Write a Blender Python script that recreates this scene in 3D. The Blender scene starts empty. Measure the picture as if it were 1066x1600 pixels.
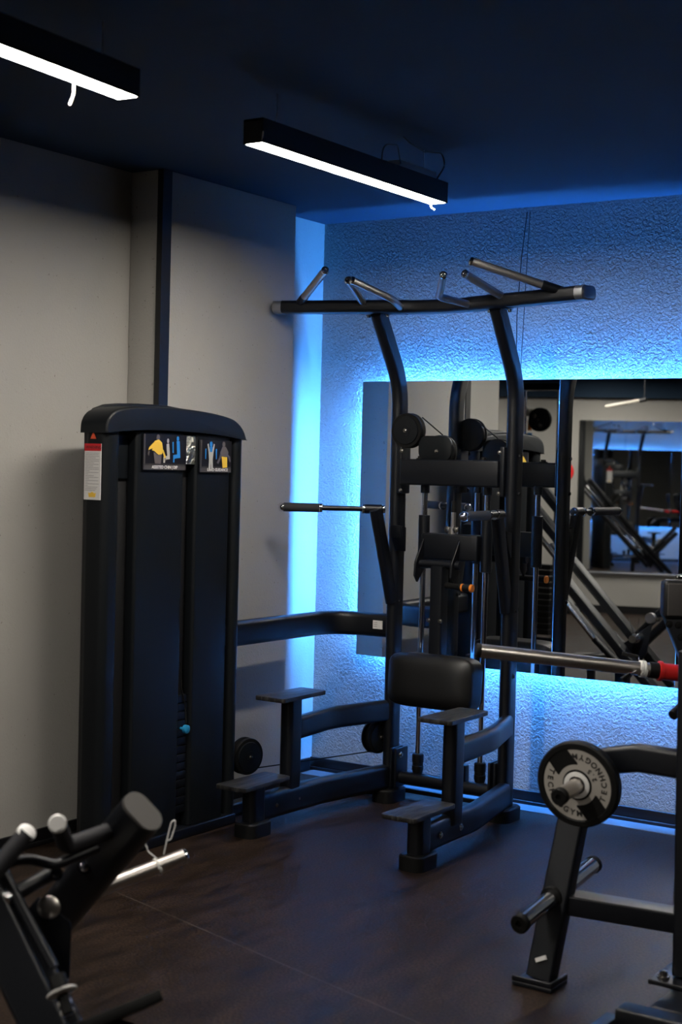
import bpy, bmesh, math, random
from mathutils import Vector, Matrix
random.seed(7)
SC = bpy.context.scene
COL = SC.collection
PI = math.pi
V = Vector

# ------------------------------------------------------------------ camera
CAM_R = Matrix(((0.83335771, -0.03828669, 0.55140643),
                (0.55215316, 0.0119404, -0.83365719),
                (0.02533396, 0.99919545, 0.03109075)))
CAM_C = V((0.0, 0.0, 1.5))
cd = bpy.data.cameras.new('camera'); cam = bpy.data.objects.new('camera', cd); COL.objects.link(cam)
cam.matrix_world = Matrix.Translation(CAM_C) @ CAM_R.to_4x4()
cd.sensor_fit = 'VERTICAL'; cd.sensor_height = 36.0; cd.lens = 51.84
cd.clip_start = 0.05; cd.clip_end = 100
cd.dof.use_dof = True; cd.dof.focus_distance = 6.2; cd.dof.aperture_fstop = 3.0
SC.camera = cam
SC.view_settings.view_transform = 'Standard'; SC.view_settings.look = 'None'
SC.view_settings.gamma = 1.0; SC.view_settings.use_curve_mapping = False
SC.view_settings.exposure = 0.0

# ------------------------------------------------------------------ world
w = bpy.data.worlds.new('world'); SC.world = w; w.use_nodes = True
w.node_tree.nodes['Background'].inputs[0].default_value = (0.5, 0.6, 0.8, 1)
w.node_tree.nodes['Background'].inputs[1].default_value = 0.002

LAMP_E = 135.0      # pendant diffusers
LED_E = 950.0       # blue strips behind the mirror
ROOM_E = 80.0      # fittings further back in the hall

def at(u, v, depth):
    """world point seen at frame position (u, v) of the 1066x1600 photo, at a given depth"""
    c = V(((u - 533.0) / 2304.0, -(v - 800.0) / 2304.0, -1.0)) * depth
    return CAM_C + CAM_R @ c

# ------------------------------------------------------------------ materials
def nodes(name):
    m = bpy.data.materials.new(name); m.use_nodes = True
    nt = m.node_tree
    return m, nt, nt.nodes['Principled BSDF']
def mat(name, col, rough=0.5, metal=0.0, bump=0.0, bscale=60.0, bdist=0.002, vary=0.0, vscale=3.0, spec=0.5, coat=0.0, rvary=0.0):
    m, nt, b = nodes(name)
    b.inputs['Base Color'].default_value = (*col, 1); b.inputs['Roughness'].default_value = rough
    b.inputs['Metallic'].default_value = metal; b.inputs['Specular IOR Level'].default_value = spec
    b.inputs['Coat Weight'].default_value = coat
    N = nt.nodes.new; L = nt.links.new
    tc = N('ShaderNodeTexCoord')
    if bump > 0:
        n = N('ShaderNodeTexNoise'); n.inputs['Scale'].default_value = bscale; n.inputs['Detail'].default_value = 4
        bp = N('ShaderNodeBump'); bp.inputs['Strength'].default_value = bump; bp.inputs['Distance'].default_value = bdist
        L(tc.outputs['Object'], n.inputs['Vector']); L(n.outputs['Fac'], bp.inputs['Height']); L(bp.outputs[0], b.inputs['Normal'])
    if vary > 0:
        n2 = N('ShaderNodeTexNoise'); n2.inputs['Scale'].default_value = vscale; n2.inputs['Detail'].default_value = 5
        mx = N('ShaderNodeMix'); mx.data_type = 'RGBA'
        mx.inputs[6].default_value = (*[c * (1 - vary) for c in col], 1); mx.inputs[7].default_value = (*[min(1, c * (1 + vary)) for c in col], 1)
        L(tc.outputs['Object'], n2.inputs['Vector']); L(n2.outputs['Fac'], mx.inputs[0]); L(mx.outputs[2], b.inputs['Base Color'])
    return m
def emis(name, col, e):
    m, nt, b = nodes(name)
    b.inputs['Base Color'].default_value = (0.8, 0.8, 0.8, 1)
    b.inputs['Emission Color'].default_value = (*col, 1); b.inputs['Emission Strength'].default_value = e
    return m
def plaster(name, col, grain, strength, dist):
    m, nt, b = nodes(name)
    N = nt.nodes.new; L = nt.links.new
    tc = N('ShaderNodeTexCoord')
    b.inputs['Roughness'].default_value = 0.85; b.inputs['Specular IOR Level'].default_value = 0.25
    n = N('ShaderNodeTexNoise'); n.inputs['Scale'].default_value = grain; n.inputs['Detail'].default_value = 3; n.inputs['Roughness'].default_value = 0.55
    n.inputs['Distortion'].default_value = 0.6
    bp = N('ShaderNodeBump'); bp.inputs['Strength'].default_value = strength; bp.inputs['Distance'].default_value = dist
    L(tc.outputs['Object'], n.inputs['Vector'])
    n3 = N('ShaderNodeTexNoise'); n3.inputs['Scale'].default_value = 4.0; n3.inputs['Detail'].default_value = 3
    L(tc.outputs['Object'], n3.inputs['Vector'])
    ad = N('ShaderNodeMath'); ad.operation = 'MULTIPLY_ADD'; ad.inputs[1].default_value = 1.5
    L(n3.outputs['Fac'], ad.inputs[0]); L(n.outputs['Fac'], ad.inputs[2])
    L(ad.outputs[0], bp.inputs['Height']); L(bp.outputs[0], b.inputs['Normal'])
    # faint soiling and pin holes
    n2 = N('ShaderNodeTexNoise'); n2.inputs['Scale'].default_value = 2.2; n2.inputs['Detail'].default_value = 6
    L(tc.outputs['Object'], n2.inputs['Vector'])
    mx = N('ShaderNodeMix'); mx.data_type = 'RGBA'
    mx.inputs[6].default_value = (*[c * 0.9 for c in col], 1); mx.inputs[7].default_value = (*[c * 1.08 for c in col], 1)
    L(n2.outputs['Fac'], mx.inputs[0])
    vo = N('ShaderNodeTexNoise'); vo.inputs['Scale'].default_value = 70.0; vo.inputs['Detail'].default_value = 2
    L(tc.outputs['Object'], vo.inputs['Vector'])
    rp = N('ShaderNodeValToRGB'); rp.color_ramp.elements[0].position = 0.24; rp.color_ramp.elements[0].color = (0.35, 0.33, 0.3, 1)
    rp.color_ramp.elements[1].position = 0.30; rp.color_ramp.elements[1].color = (1, 1, 1, 1)
    L(vo.outputs['Fac'], rp.inputs[0])
    mu = N('ShaderNodeMix'); mu.data_type = 'RGBA'; mu.blend_type = 'MULTIPLY'; mu.inputs[0].default_value = 0.6
    L(mx.outputs[2], mu.inputs[6]); L(rp.outputs[0], mu.inputs[7]); L(mu.outputs[2], b.inputs['Base Color'])
    return m
def floor_mat():
    m, nt, b = nodes('dark_vinyl_floor')
    N = nt.nodes.new; L = nt.links.new
    tc = N('ShaderNodeTexCoord')
    mp = N('ShaderNodeMapping'); mp.inputs['Scale'].default_value = (7.0, 1.6, 1); mp.inputs['Rotation'].default_value = (0, 0, 0.12)
    L(tc.outputs['Object'], mp.inputs['Vector'])
    n = N('ShaderNodeTexNoise'); n.inputs['Scale'].default_value = 2.2; n.inputs['Detail'].default_value = 9; n.inputs['Roughness'].default_value = 0.62
    L(mp.outputs[0], n.inputs['Vector'])
    nf = N('ShaderNodeTexNoise'); nf.inputs['Scale'].default_value = 130; nf.inputs['Detail'].default_value = 3
    L(tc.outputs['Object'], nf.inputs['Vector'])
    rp = N('ShaderNodeValToRGB')
    e = rp.color_ramp.elements; e[0].position = 0.3; e[0].color = (0.004, 0.0028, 0.0022, 1); e[1].position = 0.72; e[1].color = (0.030, 0.021, 0.016, 1)
    L(n.outputs['Fac'], rp.inputs[0])
    rf = N('ShaderNodeValToRGB'); e = rf.color_ramp.elements; e[0].position = 0.38; e[0].color = (0.2, 0.2, 0.2, 1); e[1].position = 0.62; e[1].color = (2.1, 1.8, 1.6, 1)
    L(nf.outputs['Fac'], rf.inputs[0])
    mu = N('ShaderNodeMix'); mu.data_type = 'RGBA'; mu.blend_type = 'MULTIPLY'; mu.inputs[0].default_value = 1
    L(rp.outputs[0], mu.inputs[6]); L(rf.outputs[0], mu.inputs[7])
    # seams between the rubber sheets and a few scuffs
    sp = N('ShaderNodeSeparateXYZ'); L(tc.outputs['Object'], sp.inputs[0])
    def seam(sock, off, period, width):
        a = N('ShaderNodeMath'); a.operation = 'ADD'; a.inputs[1].default_value = off; L(sock, a.inputs[0])
        q = N('ShaderNodeMath'); q.operation = 'PINGPONG'; q.inputs[1].default_value = period / 2; L(a.outputs[0], q.inputs[0])
        c = N('ShaderNodeMath'); c.operation = 'LESS_THAN'; c.inputs[1].default_value = width; L(q.outputs[0], c.inputs[0]); return c
    # sheet joint: distance across the joint line
    dx = N('ShaderNodeMath'); dx.operation = 'MULTIPLY'; dx.inputs[1].default_value = 0.26623; L(sp.outputs[0], dx.inputs[0])
    dd = N('ShaderNodeMath'); dd.operation = 'MULTIPLY_ADD'; dd.inputs[1].default_value = 0.96391; L(sp.outputs[1], dd.inputs[0]); L(dx.outputs[0], dd.inputs[2])
    s1 = seam(dd.outputs[0], -2.7773, 2.4, 0.0025)
    ns = N('ShaderNodeTexNoise'); ns.inputs['Scale'].default_value = 5; L(tc.outputs['Object'], ns.inputs['Vector'])
    fm = N('ShaderNodeMath'); fm.operation = 'MULTIPLY'; L(s1.outputs[0], fm.inputs[0]); L(ns.outputs['Fac'], fm.inputs[1])
    m2 = N('ShaderNodeMix'); m2.data_type = 'RGBA'; m2.inputs[7].default_value = (0.10, 0.085, 0.07, 1)
    L(fm.outputs[0], m2.inputs[0]); L(mu.outputs[2], m2.inputs[6]); L(m2.outputs[2], b.inputs['Base Color'])
    rr = N('ShaderNodeMapRange'); rr.inputs[3].default_value = 0.38; rr.inputs[4].default_value = 0.6
    L(n.outputs['Fac'], rr.inputs[0]); L(rr.outputs[0], b.inputs['Roughness'])
    bp = N('ShaderNodeBump'); b.inputs['Specular IOR Level'].default_value = 0.15
    bp.inputs['Strength'].default_value = 0.5; bp.inputs['Distance'].default_value = 0.002
    L(nf.outputs['Fac'], bp.inputs['Height']); L(bp.outputs[0], b.inputs['Normal'])
    return m
def wood_black():
    m, nt, b = nodes('black_ribbed_board')
    N = nt.nodes.new; L = nt.links.new
    tc = N('ShaderNodeTexCoord'); mp = N('ShaderNodeMapping'); mp.inputs['Scale'].default_value = (42, 5, 8)
    L(tc.outputs['Object'], mp.inputs[0])
    n = N('ShaderNodeTexNoise'); n.inputs['Scale'].default_value = 1.5; n.inputs['Detail'].default_value = 5; n.inputs['Distortion'].default_value = 0.7
    L(mp.outputs[0], n.inputs[0])
    rp = N('ShaderNodeValToRGB'); e = rp.color_ramp.elements
    e[0].position = 0.38; e[0].color = (0.002, 0.002, 0.002, 1); e[1].position = 0.62; e[1].color = (0.034, 0.033, 0.032, 1)
    L(n.outputs[0], rp.inputs[0]); L(rp.outputs[0], b.inputs['Base Color'])
    b.inputs['Roughness'].default_value = 0.45
    bp = N('ShaderNodeBump'); bp.inputs['Strength'].default_value = 0.8; bp.inputs['Distance'].default_value = 0.005
    L(n.outputs[0], bp.inputs['Height']); L(bp.outputs[0], b.inputs['Normal'])
    return m
def knurl():
    m, nt, b = nodes('knurled_steel')
    N = nt.nodes.new; L = nt.links.new
    b.inputs['Base Color'].default_value = (0.52, 0.50, 0.48, 1); b.inputs['Metallic'].default_value = 1; b.inputs['Roughness'].default_value = 0.38
    tc = N('ShaderNodeTexCoord'); vo = N('ShaderNodeTexVoronoi'); vo.inputs['Scale'].default_value = 520
    L(tc.outputs['Object'], vo.inputs['Vector'])
    bp = N('ShaderNodeBump'); bp.inputs['Strength'].default_value = 0.5; bp.inputs['Distance'].default_value = 0.0008
    L(vo.outputs['Distance'], bp.inputs['Height']); L(bp.outputs[0], b.inputs['Normal'])
    return m

M = dict(
    frame=mat('black_satin_steel', (0.0026, 0.0036, 0.0065), 0.40, 0.0, bump=0.05, bscale=400, spec=0.48),
    shroud=mat('charcoal_shroud_plastic', (0.0055, 0.0068, 0.0085), 0.42, 0, bump=0.12, bscale=700, bdist=0.0006, spec=0.27),
    shroud_in=mat('dark_recess_plastic', (0.006, 0.006, 0.007), 0.6),
    rubber=mat('black_rubber', (0.004, 0.004, 0.004), 0.55, bump=0.1, bscale=300, spec=0.25),
    vinyl=mat('black_upholstery', (0.004, 0.004, 0.0045), 0.45, bump=0.25, bscale=260, bdist=0.0006),
    padgrey=mat('grey_pad_face', (0.055, 0.05, 0.048), 0.6, bump=0.2, bscale=300, bdist=0.0005),
    chrome=mat('chrome', (0.82, 0.82, 0.83), 0.12, 1.0),
    steel=mat('brushed_steel', (0.62, 0.58, 0.54), 0.33, 1.0),
    zinc=mat('zinc_bolt', (0.5, 0.48, 0.45), 0.25, 1.0), satin=mat('satin_aluminium_end', (0.80, 0.79, 0.77), 0.4, 0.1),
    knurl=knurl(),
    grip=mat('ribbed_foam_grip', (0.018, 0.018, 0.022), 0.75, bump=0.4, bscale=500, bdist=0.001),
    endcap=mat('grey_metal_end_cap', (0.35, 0.36, 0.38), 0.35, 0.9),
    capgrey=mat('dark_grey_end_cap', (0.075, 0.07, 0.066), 0.55),
    board=wood_black(),
    trim=mat('black_trim', (0.006, 0.006, 0.007), 0.45),
    base=mat('black_baseboard', (0.006, 0.006, 0.007), 0.35),
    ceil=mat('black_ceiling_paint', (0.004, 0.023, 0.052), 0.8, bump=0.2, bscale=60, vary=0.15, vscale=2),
    wall=plaster('warm_grey_plaster', (0.40, 0.385, 0.355), 95.0, 0.5, 0.003),
    stucco=plaster('rough_stucco', (0.37, 0.40, 0.385), 82.0, 1.0, 0.014),
    floor=floor_mat(),
    lampbody=mat('black_lamp_housing', (0.008, 0.008, 0.008), 0.5),
    diffuser=emis('lit_diffuser', (1.0, 0.94, 0.85), LAMP_E),
    hallamp=emis('lit_hall_fitting', (1.0, 0.94, 0.85), ROOM_E),
    downl=emis('lit_downlight', (1.0, 0.92, 0.8), 40.0),
    tubeglass=mat('pale_tube', (0.75, 0.70, 0.6), 0.4),
    led=emis('blue_led', (0.045, 0.265, 0.92), LED_E),
    alu=mat('driver_aluminium', (0.4, 0.42, 0.45), 0.45, 0.7),
    white=mat('white_label', (0.70, 0.68, 0.66), 0.5),
    ink=mat('grey_label_print', (0.32, 0.30, 0.30), 0.6),
    inkd=mat('black_print', (0.012, 0.011, 0.011), 0.6),
    red=mat('red_label', (0.55, 0.012, 0.02), 0.5),
    redpaint=mat('red_painted_steel', (0.62, 0.02, 0.02), 0.32, coat=0.3),
    orange=mat('orange_plastic', (0.85, 0.24, 0.02), 0.45),
    orangetri=mat('orange_red_print', (0.75, 0.09, 0.03), 0.5),
    yellow=mat('yellow_print', (0.80, 0.50, 0.06), 0.5),
    bluepr=mat('blue_print', (0.02, 0.22, 0.60), 0.5),
    figgrey=mat('grey_figure_print', (0.42, 0.41, 0.39), 0.5),
    figdark=mat('dark_figure_print', (0.11, 0.095, 0.10), 0.5),
    sticker=mat('black_sticker', (0.010, 0.010, 0.014), 0.3),
    stframe=mat('grey_sticker_border', (0.06, 0.055, 0.055), 0.4),
    foil=mat('crinkled_foil', (0.75, 0.72, 0.6), 0.3, 1.0, bump=1.0, bscale=60, bdist=0.02),
    plategrey=mat('grey_plate_print', (0.36, 0.335, 0.30), 0.55),
    whitecord=mat('white_cord', (0.8, 0.72, 0.62), 0.5),
    blueknob=mat('blue_knob', (0.02, 0.25, 0.5), 0.35),
    darkwall=mat('dark_painted_wall', (0.03, 0.03, 0.03), 0.8, bump=0.2, bscale=60),
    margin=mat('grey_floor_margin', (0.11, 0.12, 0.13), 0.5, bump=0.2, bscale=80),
    graypan=mat('grey_curtain', (0.30, 0.29, 0.27), 0.8, bump=0.2, bscale=30),
)
mm, nt, b = nodes('mirror_glass')
b.inputs['Base Color'].default_value = (0.89, 0.91, 0.91, 1); b.inputs['Metallic'].default_value = 1; b.inputs['Roughness'].default_value = 0.0
M['mirror'] = mm

# ------------------------------------------------------------------ mesh helpers
ORIG = {}
def rrect(wd, ht, r, n=5):
    r = min(r, wd / 2 - 1e-5, ht / 2 - 1e-5); pts = []
    for cx, cy, a0 in ((wd/2-r, ht/2-r, 0), (-wd/2+r, ht/2-r, PI/2), (-wd/2+r, -ht/2+r, PI), (wd/2-r, -ht/2+r, 1.5*PI)):
        for i in range(n + 1):
            a = a0 + PI/2 * i / n; pts.append((cx + r*math.cos(a), cy + r*math.sin(a)))
    return pts
def circ(r, n=20): return [(r*math.cos(2*PI*i/n), r*math.sin(2*PI*i/n)) for i in range(n)]
def fillet(path, r, n=8):
    P = [V(p) for p in path]; out = [P[0]]
    for i in range(1, len(P) - 1):
        a, b_, c = P[i-1], P[i], P[i+1]; d1 = (a-b_).normalized(); d2 = (c-b_).normalized()
        ang = d1.angle(d2)
        if ang > PI - 0.02: out.append(b_); continue
        t = min(r / math.tan(ang/2), (a-b_).length*0.48, (c-b_).length*0.48)
        p1, p2 = b_ + d1*t, b_ + d2*t
        for k in range(n + 1):
            s = k / n; out.append(p1*(1-s)**2 + b_*2*s*(1-s) + p2*s**2)
    out.append(P[-1]); return out

class MB:
    def __init__(s): s.bm = bmesh.new()
    def _merge(s, verts, mtx=None):
        if mtx is not None: bmesh.ops.transform(s.bm, matrix=mtx, verts=verts)
    def box(s, lo, hi, bev=0.0, rot=None, piv=None):
        lo, hi = V(lo), V(hi); c = (lo+hi)/2; d = hi-lo
        t = bmesh.new(); bmesh.ops.create_cube(t, size=1)
        bmesh.ops.scale(t, vec=d, verts=t.verts)
        if bev > 0: bmesh.ops.bevel(t, geom=t.edges[:], offset=min(bev, min(abs(x) for x in d)*0.45), segments=3, affect='EDGES', profile=0.5)
        if rot is not None: bmesh.ops.transform(t, matrix=rot.to_4x4(), verts=t.verts)
        bmesh.ops.translate(t, vec=c, verts=t.verts)
        s.add(t); return s
    def obox(s, c, axes, size, bev=0.0):
        """box with centre c, orthonormal axes (3 vectors), full size"""
        R_ = Matrix((axes[0], axes[1], axes[2])).transposed()
        c = V(c); h = V(size)/2
        return s.box(c-h, c+h, bev, rot=R_)
    def add(s, t):
        me = bpy.data.meshes.new('t'); t.to_mesh(me); t.free(); s.bm.from_mesh(me); bpy.data.meshes.remove(me)
    def sweep(s, path, prof, up=(0, 0, 1), caps=True, closed=False):
        P = [V(p) for p in path]; up = V(up); rings = []; n = len(P)
        for i, p in enumerate(P):
            if closed: t = (P[(i+1) % n]-P[i-1]).normalized()
            elif i == 0: t = (P[1]-P[0]).normalized()
            elif i == n-1: t = (P[-1]-P[-2]).normalized()
            else: t = ((P[i+1]-p).normalized() + (p-P[i-1]).normalized()).normalized()
            u = up if abs(t.dot(up)) < 0.98 else V((1, 0, 0))
            sd = t.cross(u).normalized(); nn = sd.cross(t).normalized()
            pr = prof(i/(n-1)) if callable(prof) else prof
            rings.append([s.bm.verts.new(p + sd*a + nn*b_) for a, b_ in pr])
        k = len(rings[0]); m = n if closed else n-1
        for i in range(m):
            A, B = rings[i], rings[(i+1) % n]
            for j in range(k): s.bm.faces.new((A[j], A[(j+1) % k], B[(j+1) % k], B[j]))
        if caps and not closed:
            s.bm.faces.new(rings[0][::-1]); s.bm.faces.new(rings[-1])
        return s
    def rod(s, p0, p1, r, n=20, r2=None):
        r2 = r if r2 is None else r2
        return s.sweep([p0, p1], lambda t: circ(r if t < .5 else r2, n))
    def rodb(s, p0, p1, r, n=24, bev=0.002):
        """rod with softened ends"""
        p0, p1 = V(p0), V(p1); d = (p1-p0).normalized()
        L_ = [p0, p0+d*bev, p1-d*bev, p1]; rr = [r-bev, r, r, r-bev]
        up = V((0, 0, 1)) if abs(d.z) < 0.98 else V((1, 0, 0))
        sd = d.cross(up).normalized(); nn = sd.cross(d).normalized(); rings = []
        for p, q in zip(L_, rr): rings.append([s.bm.verts.new(p+sd*a+nn*b_) for a, b_ in circ(q, n)])
        for i in range(3):
            for j in range(n): s.bm.faces.new((rings[i][j], rings[i][(j+1) % n], rings[i+1][(j+1) % n], rings[i+1][j]))
        s.bm.faces.new(rings[0][::-1]); s.bm.faces.new(rings[-1]); return s
    def lathe(s, c, axis, prof, n=40, loop=False):
        """prof: list of (distance along axis, radius)"""
        c = V(c); d = V(axis).normalized(); up = V((0, 0, 1)) if abs(d.z) < 0.98 else V((1, 0, 0))
        sd = d.cross(up).normalized(); nn = sd.cross(d).normalized(); rings = []
        for h, r in prof: rings.append([s.bm.verts.new(c+d*h+sd*a+nn*b_) for a, b_ in circ(max(r, 1e-4), n)])
        for i in range(len(prof)-1):
            for j in range(n): s.bm.faces.new((rings[i][j], rings[i][(j+1) % n], rings[i+1][(j+1) % n], rings[i+1][j]))
        if loop:
            for j in range(n): s.bm.faces.new((rings[-1][j], rings[-1][(j+1) % n], rings[0][(j+1) % n], rings[0][j]))
        else:
            s.bm.faces.new(rings[0][::-1]); s.bm.faces.new(rings[-1])
        return s
    def prism(s, pts, d, bev=0.0):
        """flat outline (list of points in space) extruded along vector d"""
        t = bmesh.new(); d = V(d)
        a = [t.verts.new(V(p)) for p in pts]; b_ = [t.verts.new(V(p)+d) for p in pts]; n = len(pts)
        t.faces.new(a[::-1]); t.faces.new(b_)
        for i in range(n): t.faces.new((a[i], a[(i+1) % n], b_[(i+1) % n], b_[i]))
        bmesh.ops.recalc_face_normals(t, faces=t.faces)
        if bev > 0:
            bmesh.ops.bevel(t, geom=t.edges[:], offset=bev, segments=2, affect='EDGES', profile=0.5)
        s.add(t); return s
    def quad(s, a, b_, c, d):
        s.bm.faces.new([s.bm.verts.new(V(p)) for p in (a, b_, c, d)]); return s
    def build(s, name, m, parent=None, ang=35):
        bm = s.bm
        bmesh.ops.recalc_face_normals(bm, faces=bm.faces)
        if parent is not None:
            o0 = ORIG[parent.name]; bmesh.ops.translate(bm, vec=-o0, verts=bm.verts)
        ca = math.cos(math.radians(ang)); bm.normal_update()
        for e in bm.edges:
            if len(e.link_faces) == 2 and e.link_faces[0].normal.dot(e.link_faces[1].normal) < ca: e.smooth = False
        for f in bm.faces: f.smooth = True
        me = bpy.data.meshes.new(name); bm.to_mesh(me); bm.free()
        me.materials.append(m)
        o = bpy.data.objects.new(name, me); COL.objects.link(o)
        if parent is not None: o.parent = parent; ORIG[o.name] = ORIG[parent.name]
        else: ORIG[o.name] = V((0, 0, 0))
        return o
def tag(o, label=None, cat=None, group=None, kind=None):
    if label: o['label'] = label
    if cat: o['category'] = cat
    if group: o['group'] = group
    if kind: o['kind'] = kind
    return o
def thing(name, loc, label, cat, group=None):
    o = bpy.data.objects.new(name, None); o.location = loc; COL.objects.link(o); o.empty_display_size = 0.1
    ORIG[o.name] = V(loc); return tag(o, label, cat, group)
def struct(o): o['kind'] = 'structure'; return o
def center_origin(o):
    """moves a one-mesh thing's origin to its base"""
    me = o.data; c = sum((v.co for v in me.vertices), V())/len(me.vertices); z = min(v.co.z for v in me.vertices)
    off = V((c.x, c.y, z)); me.transform(Matrix.Translation(-off)); o.location = off; return o
def text_mesh(txt, size, m, mtx, name='lettering', parent=None, bold=0.0, align='CENTER', extr=0.0002):
    cu = bpy.data.curves.new('t', 'FONT'); cu.body = txt; cu.size = size; cu.align_x = align; cu.align_y = 'CENTER'
    cu.extrude = extr; cu.offset = bold; cu.resolution_u = 3
    ob = bpy.data.objects.new('t', cu)
    me = bpy.data.meshes.new_from_object(ob); bpy.data.objects.remove(ob); bpy.data.curves.remove(cu)
    me.transform(mtx); me.materials.clear(); me.materials.append(m)
    return me
def mesh_obj(name, me, parent):
    if parent is not None: me.transform(Matrix.Translation(-ORIG[parent.name]))
    o = bpy.data.objects.new(name, me); COL.objects.link(o); o.parent = parent
    ORIG[o.name] = ORIG[parent.name] if parent else V((0, 0, 0)); return o
def join_meshes(mes):
    bm = bmesh.new()
    for me in mes: bm.from_mesh(me)
    out = bpy.data.meshes.new('j'); bm.to_mesh(out); bm.free(); out.materials.append(mes[0].materials[0])
    return out
def bolt(p, d, parent, r=0.009, h=0.007, name='bolt', m='zinc'):
    d = V(d).normalized(); p = V(p)
    b_ = MB(); b_.lathe(p, d, [(0, r*1.5), (h*0.3, r*1.5), (h*0.3, r), (h*0.9, r*0.95), (h, r*0.6)], n=16)
    return b_.build(name, M[m], parent)

# ================================================================== SETTING
XL, YB, H = -4.10, 5.99, 2.68
XP, YP0, YP1 = -3.93, 4.58, 5.51
XM0, XM1, ZM0, ZM1, YM = -3.815, -0.95, 0.60, 1.905, 5.93
TH = math.radians(16.64)                      # the far wall is not parallel to the mirror wall
NO = V((math.sin(TH), math.cos(TH), 0)); QO = V((-6.0, -3.03, 0)); DO = V((math.cos(TH), -math.sin(TH), 0))

struct(MB().box((-13, -11, -0.1), (4.5, 6.2, 0)).build('floor', M['floor']))
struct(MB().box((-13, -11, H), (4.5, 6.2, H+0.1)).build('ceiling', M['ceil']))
struct(MB().box((XL-0.2, YB, 0), (4.5, YB+0.2, H)).build('wall_back', M['stucco']))
struct(MB().box((XL-0.2, 3.86, 0), (XL, YB, H)).build('wall_left', M['wall']))
struct(MB().box((XL, YP0, 0), (XP, YP1, H), 0.004).build('wall_pillar', M['wall']))
struct(MB().box((-13, 3.86, 0), (XL-0.2, 4.06, H)).build('wall_recess', M['darkwall']))
struct(MB().box((-13.2, -11, 0), (-13, 4.06, H)).build('wall_far_left', M['darkwall']))
struct(MB().box((4.5, -11, 0), (4.7, 6.2, H)).build('wall_right', M['darkwall']))
struct(MB().obox(QO + NO*-0.1 + DO*2 + V((0, 0, H/2)), (DO, NO, V((0, 0, 1))), (19, 0.2, H)).build('wall_front', M['wall']))
t = MB(); t.box((XP-0.022, YP0-0.006, 0.09), (XP+0.006, YP0+0.05, H)); struct(t.build('trim_1', M['trim']))
# baseboards: a black board with a small shoe in front
t = MB(); t.box((XL, YB-0.014, 0), (4.5, YB, 0.062), 0.003); t.box((XL, YB-0.026, 0), (4.5, YB-0.0141, 0.018), 0.004); struct(t.build('baseboard_back', M['base']))
t = MB(); t.box((XL, 3.87, 0), (XL+0.014, YP0, 0.062), 0.003); t.box((XL+0.0141, 3.87, 0), (XL+0.026, YP0, 0.018), 0.004); struct(t.build('baseboard_left', M['base']))
t = MB(); t.box((XP, YP0, 0), (XP+0.014, YP1, 0.062), 0.003); t.box((XP+0.0141, YP0, 0), (XP+0.026, YP1, 0.018), 0.004); struct(t.build('baseboard_pillar', M['base']))
t = MB(); t.box((XL, YP1, 0), (XL+0.014, YB-0.03, 0.062), 0.003); struct(t.build('baseboard_recess', M['base']))
t = MB(); t.obox(QO + NO*0.01 + DO*2 + V((0, 0, 0.04)), (DO, NO, V((0, 0, 1))), (19, 0.02, 0.08)); struct(t.build('baseboard_front', M['base']))
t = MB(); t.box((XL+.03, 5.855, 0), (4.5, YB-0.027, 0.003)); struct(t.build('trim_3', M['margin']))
# dark band and pipe high on the far wall
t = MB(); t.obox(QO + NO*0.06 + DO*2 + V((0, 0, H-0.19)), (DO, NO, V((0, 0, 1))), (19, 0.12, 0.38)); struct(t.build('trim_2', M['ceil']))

# ------------------------------------------------------------------ mirrors
wm = thing('wall_mirror', (-2.4, YM, ZM0), 'long frameless wall mirror with a blue glow behind its edges', 'mirror')
yaw = math.radians(0.7); SX = -3.585
t = MB(); t.box((XM0, YM, ZM0), (SX, YM+0.006, ZM1)); pane1 = t.build('mirror_pane', M['mirror'], wm)
def pane(x0, y0, x1, y1):
    t = MB(); a, b_ = V((x0, y0, ZM0)), V((x1, y1, ZM0)); u = V((0, 0, ZM1-ZM0))
    t.prism([a, b_, b_+u, a+u], (0, 0.006, 0)); t.build('mirror_pane', M['mirror'], wm)
dy = lambda x: (x+3.1)*math.tan(yaw)
pane(SX+0.002, YM+dy(SX), -2.79, YM+dy(-2.79))
ye = YM+dy(-2.79)+0.56*math.tan(math.radians(2.2))
pane(-2.789, YM+dy(-2.79), -2.23, ye)
pane(-2.229, ye, XM1, ye-0.012)
for x in (-3.3, -2.2, -1.3):
    t = MB(); t.box((x-0.02, YM+0.045, ZM0+0.25), (x+0.02, YB, ZM1-0.25)); t.build('mounting_batten', M['trim'], wm)
ys0, ys1 = YB-0.028, YB-0.018
t = MB(); t.box((XM0+0.10, ys0, ZM1-0.105), (XM1-0.1, ys1, ZM1-0.095)); tag(t.build('led_strip', M['led'], wm), 'blue LED strip along the top edge')
t = MB(); t.box((XM0+0.10, ys0, ZM0+0.085), (XM1-0.1, ys1, ZM0+0.095)); tag(t.build('led_strip', M['led'], wm), 'blue LED strip along the bottom edge')
t = MB(); t.box((XM0+0.055, ys0, ZM0+0.08), (XM0+0.065, ys1, ZM1-0.09)); tag(t.build('led_strip', M['led'], wm), 'blue LED strip along the left edge')

om = thing('wall_mirror', QO + DO*0.7 + V((0, 0, 0.43)), 'second wall mirror above the low grey wall across the room', 'mirror')
t = MB(); t.obox(QO + NO*0.02 + DO*3.05 + V((0, 0, 1.243)), (DO, NO, V((0, 0, 1))), (6.0, 0.012, 1.63)); t.build('mirror_pane', M['mirror'], om)
t = MB(); t.obox(QO + NO*0.03 + DO*3.05 + V((0, 0, 0.43)), (DO, NO, V((0, 0, 1))), (6.0, 0.02, 0.02), 0.003); t.build('bottom_ledge', M['alu'], om)

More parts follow.
